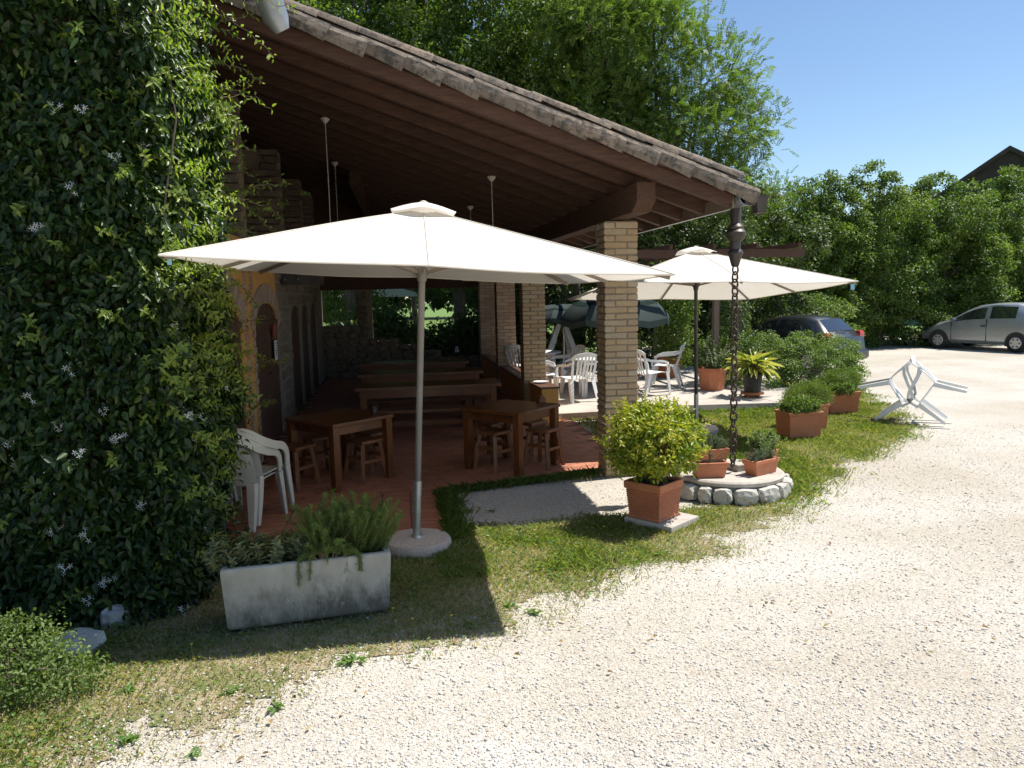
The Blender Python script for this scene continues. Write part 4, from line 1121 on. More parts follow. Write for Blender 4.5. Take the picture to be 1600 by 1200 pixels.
# two cream chairs stacked by the jasmine
C2 = monobloc('cream_chair', 'lower cream plastic chair of the stack beside the jasmine', (-1.5, 7.05, .018), math.radians(163), 'cream', 'cream plastic chairs stacked by the jasmine', True)
c = copy_thing(C2, (-1.5 + .05, 7.05 + .085, .018 + .045), math.radians(160), 'upper cream plastic chair of the stack beside the jasmine, nested in the lower one'); 

# two chairs tipped forward so that their backs meet
def tipped(C, fac, phi, lab):
    t = copy_tree(CH); t.name = 'tipped_chair'; tag(t, lab, 'chair', 'white plastic chairs tipped against each other on the gravel')
    a = math.atan2(fac[0], -fac[1]); R = Matrix.Rotation(a, 4, 'Z') @ Matrix.Rotation(math.radians(phi), 4, 'X') @ Matrix.Translation((0, .29, 0))
    t.matrix_world = Matrix.Translation((C[0], C[1], .012)) @ R @ Matrix.Diagonal((1, .92, 1, 1))
PC = Vector((7.42, 10.32)); dr = Vector((-.77, .64))
tipped(PC + dr * .44, -dr, 62, 'left one of two white plastic chairs tipped back to back at the gravel edge')
tipped(PC - dr * .44, dr, 62, 'right one of two white plastic chairs tipped back to back at the gravel edge')

# ------------------------------------------------------------------ chain, stone ring
t = thing('rain_chain', 'dark rain chain with turned metal cups running from the gutter down to the stone ring', 'rain chain', (3.19, 7.09, 2.84))
b = MB(); b.lathe([(.052, 0), (.05, -.2), (.055, -.21)], 14); b.build('spout_tube', M['darkmetal'], t, smooth=True)
b = MB(); b.lathe([(.05, -.2), (.075, -.23), (.07, -.25), (.098, -.28), (.1, -.31), (.075, -.35), (.05, -.37), (.05, -.44), (.07, -.46), (.075, -.48), (.06, -.51), (.035, -.6), (.01, -.61)], 18); b.build('cup', M['darkmetal'], t, smooth=True)
def ring_pts(c, R, ax, n=10, stretch=1.5):
    out = []
    for k in range(n + 1):
        a = 2 * math.pi * k / n; d = R * math.cos(a)
        out.append((c[0] + (d if ax == 0 else 0), c[1] + (d if ax == 1 else 0), c[2] + R * stretch * math.sin(a)))
    return out
lk = [None, None]
for ax in (0, 1):
    q = MB(); q.tube(ring_pts((0, 0, 0), .034, ax, 12, 1.35 if ax == 0 else 1.5), .0095, 6, False); lk[ax] = q.mesh('chain_link', M['rust'], True)
z = -.635; k = 0
while z > -2.6:
    o = bpy.data.objects.new('chain_link', lk[k % 2]); o.location = (random.uniform(-.003, .003), 0, z); o.rotation_euler = (0, random.uniform(-.1, .1), random.uniform(-.25, .25) + .5); link(o, t)
    z -= .066 if k % 2 else .07; k += 1

RC = (3.19, 7.2)
t = thing('stone_ring', 'low round ring of rough limestone blocks with a concrete cap under the rain chain', 'stone ring', (RC[0], RC[1], 0))
b = MB(); b.lathe([(.5, 0), (.5, .15), (.53, .165), (.54, .2), (.52, .215), (.3, .21)], 40); b.build('concrete_cap', M['slab'], t)
a = 0.0; k = 0
while a < 2 * math.pi - .12:
    w = random.choice((.13, .17, .19, .22)); 
    if a + w / .56 > 2 * math.pi: w = (2 * math.pi - a) * .56 - .01
    me = rough_block('ring_stone', (w, .13, .155), M['ring'], .009, 3)
    o = bpy.data.objects.new('ring_stone', me); c = a + w / .56 / 2
    o.location = (.545 * math.cos(c), .545 * math.sin(c), .08); o.rotation_euler = (random.uniform(-.05, .05), 0, c + math.pi / 2); link(o, t); a += w / .56 + .035
b = MB(); b.box((.12, .02, .24), (.2, .2, .08), .3); b.build('drain_block', M['concrete'], t, bevel=.01)

# ------------------------------------------------------------------ pots
def trough_pot(loc, rz, L, W, h, label, name='terracotta_trough', group=None, mat='pot', taper=.8):
    t = thing(name, label, 'flower pot', loc, rz, group=group)
    b = MB(); hx, hy = L / 2, W / 2; k = taper
    b.rect_loft([(hx * k, hy * k, 0), (hx * (k + (1 - k) * .8) - .006, hy * (k + (1 - k) * .8) - .006, h - .045), (hx - .004, hy - .004, h - .043), (hx, hy, h - .03), (hx, hy, h - .004), (hx - .01, hy - .01, h), (hx - .022, hy - .022, h - .004), (hx - .035, hy - .035, h - .05)], cap_top=False)
    b.build('pot_body', M[mat], t, bevel=.004)
    b = MB(); b.box((0, 0, h - .05), (L - .06, W - .06, .03)); b.build('soil', M['soil'], t)
    return t
GP = 'small terracotta troughs on the stone ring'
ring_pots = [((2.9, 6.99, .213), math.radians(-4), .34, .17, .15, 'small terracotta trough at the front left of the stone ring, with a thin silvery herb'),
             ((3.44, 7.0, .213), math.radians(26), .36, .17, .15, 'small terracotta trough set askew at the front right of the stone ring, with grey lavender'),
             ((3.12, 7.5, .213), math.radians(6), .36, .18, .17, 'small terracotta trough behind the chain on the stone ring'),
             ((3.63, 7.35, .213), math.radians(35), .34, .17, .15, 'small terracotta trough at the back right of the stone ring, with a bright green herb')]
for a in ring_pots: trough_pot(*a, group=GP)
GB = 'terracotta planters along the lawn edge'
lawn_pots = [((5.22, 9.55, .012), math.radians(2), .5, .4, .37, 'terracotta planter nearest the stone ring on the lawn edge, with a curly green herb'),
             ((5.65, 10.15, .012), math.radians(4), .52, .4, .37, 'terracotta planter right behind the nearest one on the lawn edge, overgrown with feathery green'),
             ((6.85, 11.3, .012), math.radians(-2), .52, .42, .36, 'terracotta planter at the far end of the lawn edge by the tipped chair')]
for a in lawn_pots: trough_pot(*a, group=GB, name='terracotta_planter', taper=.86)

# big ribbed pot on a stone slab
PB = (2.11, 6.3)
pr_ = math.radians(38)
o = MB(); o.box((0, 0, .03), (.44, .48, .06)); o = o.build('paving_slab', M['slab'], None, bevel=.008); o.location = (PB[0] + .06, PB[1] - .03, .008); o.rotation_euler = (0, 0, pr_); tag(o, 'square concrete paving slab under the big ribbed terracotta pot', 'paving slab')
t = thing('ribbed_pot', 'big square ribbed terracotta pot holding the yellow-green bush', 'flower pot', (PB[0], PB[1], .069), pr_)
rings = [(.15, .15, 0), (.162, .162, .006), (.162, .162, .022), (.152, .152, .026)]
for k in range(13):
    z = .03 + k * .0168; q = .15 + .018 * k / 13
    rings += [(q, q, z), (q + .0055, q + .0055, z + .004), (q + .0055, q + .0055, z + .0115), (q, q, z + .0155)]
rings += [(.17, .17, .255), (.184, .184, .262), (.186, .186, .318), (.18, .18, .325), (.168, .168, .323), (.163, .163, .28)]
b = MB(); b.rect_loft(rings, cap_top=False); b.build('pot_body', M['pot'], t)
b = MB(); b.box((0, 0, .29), (.325, .325, .02)); b.build('soil', M['soil'], t)

# concrete trough with sage and rosemary
t = thing('concrete_trough', 'weathered grey concrete trough planted with sage and rosemary in front of the parasol', 'planter', (-.66, 4.9, .0), math.radians(7.5))
b = MB(); L, W, h = 1.02, .4, .42
b.rect_loft([(L / 2 - .035, W / 2 - .03, .03), (L / 2 - .02, W / 2 - .02, .05), (L / 2, W / 2, h - .01), (L / 2 - .008, W / 2 - .008, h), (L / 2 - .04, W / 2 - .04, h), (L / 2 - .05, W / 2 - .05, h - .06)], cap_top=False); b.build('trough_body', M['concrete'], t, bevel=.008)
b = MB(); b.box((0, 0, h - .06), (L - .1, W - .1, .03)); b.build('soil', M['soil'], t)
for s in (-1, 1):
    b = MB(); b.box((s * .36, 0, .014), (.12, .3, .035)); b.build('foot', M['concrete'], t)

# black pot on a wheeled plant stand, clay planters on the terrace
t = thing('plant_stand', 'round terracotta coloured plant stand on castors under the black pot', 'plant stand', (6.02, 12.62, .13))
b = MB(); b.lathe([(.19, .05), (.2, .055), (.2, .085), (.18, .09)], 24); b.build('tray', M['pot'], t, smooth=True)
for k in range(4):
    a = k * math.pi / 2 + .5; b = MB(); b.lathe([(.022, 0), (.03, .012), (.03, .035), (.018, .052)], 8, (.13 * math.cos(a), .13 * math.sin(a), 0)); b.build('castor', M['pot'], t, smooth=True)
t = thing('black_pot', 'black plastic pot with the yellow striped lily, on the wheeled stand', 'flower pot', (6.02, 12.62, .22))
b = MB(); b.lathe([(.14, 0), (.165, .28), (.178, .285), (.178, .33), (.165, .33), (.16, .3)], 24); b.build('pot_body', M['black'], t, smooth=True)
b = MB(); b.lathe([(.02, .29), (.155, .29)], 20); b.build('soil', M['soil'], t)
GH = 'octagonal terracotta planters round the side terrace'
for loc, r, h, lab in (((5.75, 13.75, .13), .27, .42, 'octagonal terracotta planter at the pergola post, next to the black pot'), ((5.72, 16.1, .13), .3, .46, 'octagonal terracotta planter right behind the farthest right chair'),
                       ((5.0, 16.6, .13), .3, .46, 'octagonal terracotta planter at the hedge, mostly hidden by the farthest right chair')):
    t = thing('octagonal_planter', lab, 'flower pot', loc, .2, group=GH)
    b = MB(); b.lathe([(r * .8, 0), (r * .82, .03), (r * .97, h - .06), (r * 1.03, h - .055), (r * 1.03, h), (r * .95, h), (r * .92, h - .06)], 8); b.build('pot_body', M['pot'], t)
    b = MB(); b.lathe([(.02, h - .05), (r * .9, h - .05)], 8); b.build('soil', M['soil'], t)

# white rocks at the left
for loc, d, rz, lab in (((-1.95, 4.6, .03), (.26, .17, .14), .7, 'white rough rock lying nearest the low shrub at the left'), ((-1.86, 4.95, .04), (.15, .13, .16), .2, 'smaller white rock behind the larger one, at the foot of the jasmine')):
    me = rough_block('white_rock', d, M['whiterock'], .02, 3); o = bpy.data.objects.new('white_rock', me); o.location = loc; o.rotation_euler = (.1, .05, rz); link(o); tag(o, lab, 'rock', 'white rocks at the foot of the jasmine')

# ------------------------------------------------------------------ pergola
t = thing('pergola', 'brown timber pergola on slim posts over the side terrace', 'pergola', (6, 15, .13))
for x, y, zt in ((5.9, 13.95, 2.62), (6.78, 14.85, 2.62), (3.2, 18.4, 2.62), (6.2, 18.4, 2.62)):
    b = MB(); b.box((x - 6, y - 15, zt / 2 - .13 + .06), (.1, .1, zt - .0)); b.v = [(v[0], v[1], max(v[2], 0)) for v in b.v]; b.build('post', M['greywood'], t)
for (a, c) in (((3.0, 13.95, 2.7), (8.0, 14.6, 2.7)), ((3.0, 18.4, 2.7), (8.0, 18.4, 2.7))):
    b = MB(); b.bar(Vector(a) - Vector((6, 15, .13)), Vector(c) - Vector((6, 15, .13)), .1, .16); b.build('beam', M['beam'], t)
for k in range(6):
    x = 3.3 + k * .85
    b = MB(); b.bar(Vector((x, 13.9, 2.82)) - Vector((6, 15, .13)), Vector((x, 18.6, 2.82)) - Vector((6, 15, .13)), .06, .09); b.build('rafter', M['beam'], t)

# ------------------------------------------------------------------ cars
def car(name, label, loc, rz, stations, hw, mats, wheels, r_w, door_x, scale=1.0, rear_lamps=True):
    """stations: (x, z_low, z_belt, z_top, half width at roof) from nose to tail; car points to -x"""
    t = thing(name, label, 'car', loc, rz, group='cars parked at the edge of the yard'); t.scale = (scale,) * 3
    xs = [s[0] for s in stations]; L = xs[-1]
    def ring(s):
        x, zl, zb, zt, rw = s[:5]; w = s[5] if len(s) > 5 else hw
        return [(x, 0, zl), (x, w * .86, zl), (x, w * .985, zl + .1), (x, w, zl + (zb - zl) * .55), (x, w * .965, zb), (x, rw + .03, zt - .055), (x, rw - .05, zt - .012), (x, 0, zt)]
    R = [ring(s) for s in stations]
    rows = [[(p[0], -p[1], p[2]) for p in r[::-1]] + [p for p in r[1:]] for r in R]
    # close the ends
    b = MB(); b.sheet([[Vector(p) for p in row] for row in rows])
    b.add(rows[0], [tuple(range(len(rows[0])))]); b.add(rows[-1], [tuple(range(len(rows[-1])))[::-1]])
    body = b.build('body', mats['paint'], t, smooth=True)
    def patch(nm, i0, i1, j, side, m4, mat, parent=None, off=.006, nu=6):
        """panel on the band between ring points j, j+1 and stations i0..i1 (fractional margins m4)"""
        def at(x, v):
            for k in range(len(xs) - 1):
                if xs[k] <= x <= xs[k + 1] + 1e-6: break
            f = (x - xs[k]) / (xs[k + 1] - xs[k])
            a = Vector(R[k][j]).lerp(Vector(R[k + 1][j]), f); c = Vector(R[k][j + 1]).lerp(Vector(R[k + 1][j + 1]), f)
            p = a.lerp(c, v); p.y *= side; return p + Vector((0, side * off, 0))
        g = [[at(i0 + (i1 - i0) * q / nu + (m4[4] if len(m4) > 4 else 0) * (1 - v) * (1 - q / nu), v) for v in (m4[2], .5, m4[3])] for q in range(nu + 1)]
        q = MB(); q.sheet(g, .004); return q.build(nm, mat, parent or t, smooth=True)
    for side in (-1, 1):
        for (a, c, sl) in mats['windows']: patch('side_window', a, c, 4, side, (0, 0, .1, .9, sl), mats['glass'])
        d = MB()
        x0, x1 = door_x
        ysd = hw * 1.0
        w = stations
        for x in (x0, x1): d.box((x, side * (hw * .985 + .002), .62), (.012, .03, .66))
        d.box(((x0 + x1) / 2, side * (hw * .97), .3), (x1 - x0, .03, .012)); d.build('door_seam', M['black'], body)
        hd = MB(); hd.box((x1 - .1, side * (hw + .004), .74), (.12, .03, .035)); hd.build('door_handle', M['black'], t)
        mr = MB(); mr.rect_loft([(.04, .075, 0), (.055, .09, .06), (.04, .08, .12)], (mats['mirror'], side * (hw + .07), .86)); mr.build('wing_mirror', mats['mirror_mat'], t)
        for wxp in wheels:
            ar = MB(); n = 18
            prof = [(math.cos(math.pi * k / n) * (r_w + .045), math.sin(math.pi * k / n) * (r_w + .045)) for k in range(n + 1)]
            poly = [(wxp + px, r_w + pz) for px, pz in prof] + [(wxp - r_w - .04, .17), (wxp + r_w + .04, .17)]
            vs = [(x, side * (hw + .006), max(z, .16)) for x, z in poly] + [(x, side * (hw - .2), max(z, .16)) for x, z in poly]
            m = len(poly); ar.add(vs, [tuple(range(m)), tuple(range(m, 2 * m))[::-1]] + [(k, (k + 1) % m, m + (k + 1) % m, m + k) for k in range(m)]); ar.build('wheel_arch', M['black'], body)
            wl = MB(); wl.tube([(wxp, side * (hw - .17), r_w), (wxp, side * (hw - .16), r_w), (wxp, side * (hw - .0), r_w), (wxp, side * (hw + .022), r_w)], [r_w * .9, r_w, r_w, r_w * .9], 24); w_ = wl.build('wheel', M['rubber'], t, smooth=True)
            rm = MB(); rm.tube([(wxp, side * (hw + .015), r_w), (wxp, side * (hw + .03), r_w)], [r_w * .64, r_w * .58], 20); rm_ = rm.build('hubcap', M['hubcap'], w_, smooth=True)
            for k in range(6):
                a = 2 * math.pi * k / 6
                s = MB(); s.tube([(wxp + math.cos(a) * r_w * .42, side * (hw + .028), r_w + math.sin(a) * r_w * .42), (wxp + math.cos(a) * r_w * .42, side * (hw + .033), r_w + math.sin(a) * r_w * .42)], r_w * .095, 8); s.build('hub_hole', M['black'], w_)
        # lamps
        la = MB(); xz = mats['tail']
        la.rect_loft([(.05, .08, 0), (.075, .1, .06), (.075, .1, xz[2]), (.05, .08, xz[2] + .04)], (xz[0], side * (hw - .085), xz[1])); la.build('tail_light', M['taillight'], t, bevel=.01)
        hl = MB(); hl.rect_loft([(.06, .1, 0), (.08, .13, .05), (.06, .1, .12)], (.12, side * (hw - .2), .56)); hl.build('headlight', M['carglass'], t, bevel=.01)
    # front and rear screens
    for nm, (k0, k1), (va, vb) in (('windscreen',) + mats['ws'], ('rear_window',) + mats['rw']):
        g = []
        for q in range(5):
            f = va + (vb - va) * q / 4; row = []
            for j in range(9):
                u = j / 8 * 2 - 1
                w0 = (R[k0][5][1] if k0 else hw) ; 
                x = xs[k0] + (xs[k1] - xs[k0]) * f; z = R[k0][7][2] + (R[k1][7][2] - R[k0][7][2]) * f
                w = (R[k0][6][1] + (R[k1][6][1] - R[k0][6][1]) * f) * .96
                nrm = Vector((-(R[k1][7][2] - R[k0][7][2]), 0, xs[k1] - xs[k0])).normalized()
                row.append(Vector((x, u * w, z - .012 * u * u)) + nrm * .008)
            g.append(row)
        q = MB(); q.sheet(g, .003); q.build(nm, mats['glass'], t, smooth=True)
    bp_ = MB(); bp_.rect_loft([(.05, hw * .9, 0), (.075, hw * .96, .05), (.075, hw * .96, .2), (.04, hw * .92, .25)], (L + .005, 0, .3)); bp_.build('rear_bumper', mats['bumper'], t, bevel=.015)
    bp_ = MB(); bp_.rect_loft([(.05, hw * .8, 0), (.075, hw * .86, .05), (.075, hw * .86, .2), (.04, hw * .8, .25)], (.02, 0, .27)); bp_.build('front_bumper', mats['bumper'], t, bevel=.015)
    wp = MB(); wx0 = mats['wiper']; wp.tube([Vector(wx0), Vector(wx0) + Vector((-.02, -.3, .03)), Vector(wx0) + Vector((-.03, -.42, .0))], .014, 6); wp.build('rear_wiper', M['black'], t)
    return t
# stations: x, z_low, z_belt, z_top, roof half width
tw = [(0, .32, .52, .56, .5, .6), (.1, .26, .6, .68, .56, .7), (.42, .2, .7, .82, .6, .79), (.88, .2, .84, .93, .66), (1.35, .2, .88, 1.21, .6), (1.72, .2, .9, 1.36, .585), (2.2, .2, .92, 1.42, .58), (2.8, .2, .94, 1.415, .57), (3.14, .22, .95, 1.36, .56), (3.28, .24, .92, 1.12, .6), (3.38, .26, .86, .93, .66, .8), (3.43, .3, .6, .64, .66, .74)]
silver = dict(paint=M['silver'], glass=M['carglass'], windows=((1.02, 1.98, .0), (2.12, 2.86, 0)), mirror=1.08, mirror_mat=M['greyplastic'], tail=(3.33, .66, .2), ws=((3, 5), (.06, .97)), rw=((8, 10), (.06, .92)), bumper=M['greyplastic'], wiper=(3.36, .1, .97))
ya = [(0, .34, .55, .6, .5, .62), (.12, .26, .64, .74, .56, .74), (.6, .2, .76, .9, .62), (1.0, .2, .9, .99, .66), (1.6, .2, .95, 1.36, .57), (2.1, .2, .97, 1.44, .56), (2.7, .2, 1.0, 1.42, .55), (3.05, .22, 1.02, 1.36, .54), (3.4, .24, .98, 1.02, .64), (3.56, .28, .86, .9, .66, .79), (3.62, .32, .6, .64, .66, .76)]
dark = dict(paint=M['darkpaint'], glass=M['carglass'], windows=((1.15, 1.95, 0), (2.05, 2.6, 0), (2.68, 3.1, 0)), mirror=1.25, mirror_mat=M['darkpaint'], tail=(3.45, .78, .2), ws=((3, 5), (.06, .9)), rw=((7, 8), (.08, .92)), bumper=M['darkpaint'], wiper=(3.46, .12, 1.03))
car('silver_car', 'small silver hatchback parked with its nose in the hedge at the right edge', (17.22, 22.8, 0), math.radians(-71), tw, .815, silver, (.58, 2.93), .275, (.98, 2.06))
car('dark_car', 'dark grey hatchback half hidden behind the low green shrub', (8.8, 19.7, 0), math.radians(-62), ya, .83, dark, (.7, 3.0), .29, (1.15, 2.0), .93)

M['oldroof_shadewall'] = surf('old_roof_and_shaded_wall', (.035, .032, .03), (.06, .055, .05), 3, .95, .6, .02)
# far gable above the trees
t = thing('far_house', 'dark tiled gable roof of a house rising behind the hedge at the right', 'house', (32.6, 37.1, 0), math.radians(-49))
b = MB(); b.box((0, 0, 3.1), (6.4, 8.6, 6.2)); b.add([(-3.2, -4.3, 6.2), (3.2, -4.3, 6.2), (0, -4.3, 8.3), (-3.2, 4.3, 6.2), (3.2, 4.3, 6.2), (0, 4.3, 8.3)], [(0, 1, 2), (3, 5, 4)]); b.build('wall', M['oldroof_shadewall'], t)  # wall given the dark roof colour to stand for its shadowed side
b = MB(); b.add([(-3.8, -4.6, 5.8), (3.8, -4.6, 5.8), (0, -4.6, 8.3), (-3.8, 4.6, 5.8), (3.8, 4.6, 5.8), (0, 4.6, 8.3), (-3.8, -4.6, 6.0), (3.8, -4.6, 6.0), (0, -4.6, 8.52), (-3.8, 4.6, 6.0), (3.8, 4.6, 6.0), (0, 4.6, 8.52)],
                [(0, 2, 8, 6), (2, 1, 7, 8), (3, 9, 11, 5), (5, 11, 10, 4), (6, 8, 11, 9), (8, 7, 10, 11), (0, 3, 5, 2), (2, 5, 4, 1), (0, 6, 9, 3), (1, 4, 10, 7)]); b.build('roof', M['oldroof_shadewall'], t)

# ------------------------------------------------------------------ vegetation
def part_np(name, V, F, T, mat, parent): return link(bpy.data.objects.new(name, np_mesh(name, V, F, mat, T)), parent)
def clumps(blobs, n, shell=(.72, 1.04), low=-.9):
    """clump centres near the surface of a set of ellipsoids, with outward directions"""
    B = np.array(blobs, float); w = (B[:, 3] * B[:, 4] + B[:, 3] * B[:, 5] + B[:, 4] * B[:, 5]); w /= w.sum()
    k = RNG.choice(len(B), n * 3, p=w); d = rnd_dirs(n * 3); r = RNG.uniform(shell[0] ** 2, shell[1] ** 2, n * 3) ** .5
    c = B[k, :3] + d * B[k, 3:6] * r[:, None]
    keep = d[:, 2] > low
    # drop clumps buried deep inside another blob
    for j in range(len(B)):
        q = np.sum(((c - B[j, :3]) / B[j, 3:6]) ** 2, 1); keep &= ~((q < .42) & (k != j))
    i = np.where(keep)[0][:n]
    return c[i], unit(d[i] / B[k[i], 3:6])
def leaf_crown(blobs, n, per, L, W, sig, full=False, droop=.3, up=.6, shell=(.72, 1.04), curl=.15, jitter=.9, low=-.9, dome=None):
    c, o = clumps(blobs, n, shell, low); m = len(c) * per
    C = np.repeat(c, per, 0); O = np.repeat(o, per, 0)
    if dome:
        # leaves sit on rounded sprays that face outwards and up, so each spray has a lit crest and a shaded hollow
        R = np.repeat(RNG.uniform(.55, 1.35, len(c)) * dome, per)[:, None]
        d = unit(RNG.normal(size=(m, 3)) + O * .7 + np.array([0, 0, .45]))
        P = C + d * R * np.array([1, 1, .7]) * (RNG.random((m, 1)) ** .45)
        D = unit(d * .6 + RNG.normal(size=(m, 3)) * .55 + np.array([0, 0, -droop])); N = unit(d * .6 + np.array([0, 0, up]) + RNG.normal(size=(m, 3)) * .4)
    else:
        sg = np.repeat(RNG.uniform(.6, 1.3, len(c)) * sig, per)[:, None]
        P = C + RNG.normal(size=(m, 3)) * sg * np.array([1, 1, .75])
        D = unit(O * .55 + RNG.normal(size=(m, 3)) * jitter + np.array([0, 0, -droop]))
        N = unit(O * .5 + np.array([0, 0, up]) + RNG.normal(size=(m, 3)) * .55)
    T = np.clip(np.repeat(RNG.random(len(c)), per) * .55 + RNG.random(m) * .45, 0, 1)
    return leaf_geo(P, D, N, L * RNG.uniform(.65, 1.3, m), W * RNG.uniform(.7, 1.25, m), .18, full, curl, T)
def limbs(base, blobs, r0, extra=2, wob=.25):
    b = MB(); base = Vector(base)
    zmin = min(q[2] for q in blobs); top = Vector((base.x + random.uniform(-.1, .1) * zmin, base.y, base.z + zmin * .9))
    fork = base.lerp(top, .8)
    b.tube([base, base.lerp(fork, .3) + Vector((.05, .03, 0)), base.lerp(fork, .7), fork], [r0 * 1.3, r0, r0 * .85, r0 * .75], 8)
    for q in blobs:
        c = Vector(q[:3])
        m1 = fork.lerp(c, .5) + Vector((random.uniform(-wob, wob), random.uniform(-wob, wob), random.uniform(0, wob)))
        b.tube([fork, m1, c], [r0 * .5, r0 * .32, r0 * .16], 6, False)
        for _ in range(extra):
            d = Vector((random.gauss(0, 1), random.gauss(0, 1), random.gauss(.3, .7))).normalized()
            e = c + Vector((d.x * q[3], d.y * q[4], d.z * q[5])) * .95
            b.tube([m1.lerp(c, random.uniform(.2, 1)), c.lerp(e, .5) + Vector((random.uniform(-.1, .1), random.uniform(-.1, .1), .1)), e], [r0 * .16, r0 * .1, r0 * .04], 5, False)
    return b
def tree(name, label, loc, blobs, r0, n, per, L, W, sig, mat, group=None, cat='tree', **k):
    t = thing(name, label, cat, loc, group=group)
    limbs((0, 0, 0), blobs, r0).build('trunk', M['bark'], t)
    V, F, T = leaf_crown(blobs, n, per, L, W, sig, **k); part_np('crown', V, F, T, M[mat], t)
    return t
def rblobs(n, rx, ry, z0, z1, r, flat=.85):
    out = []
    for i in range(n):
        f = (i + .5) / n; z = z0 + (z1 - z0) * f; q = 1 - .55 * abs(f - .4)
        a = i * 2.4 + random.uniform(-.4, .4); s = q * math.sqrt(random.uniform(.15, 1))
        rr = r * random.uniform(.75, 1.15)
        out.append((rx * s * math.cos(a), ry * s * math.sin(a), z, rr, rr, rr * flat))
    return out

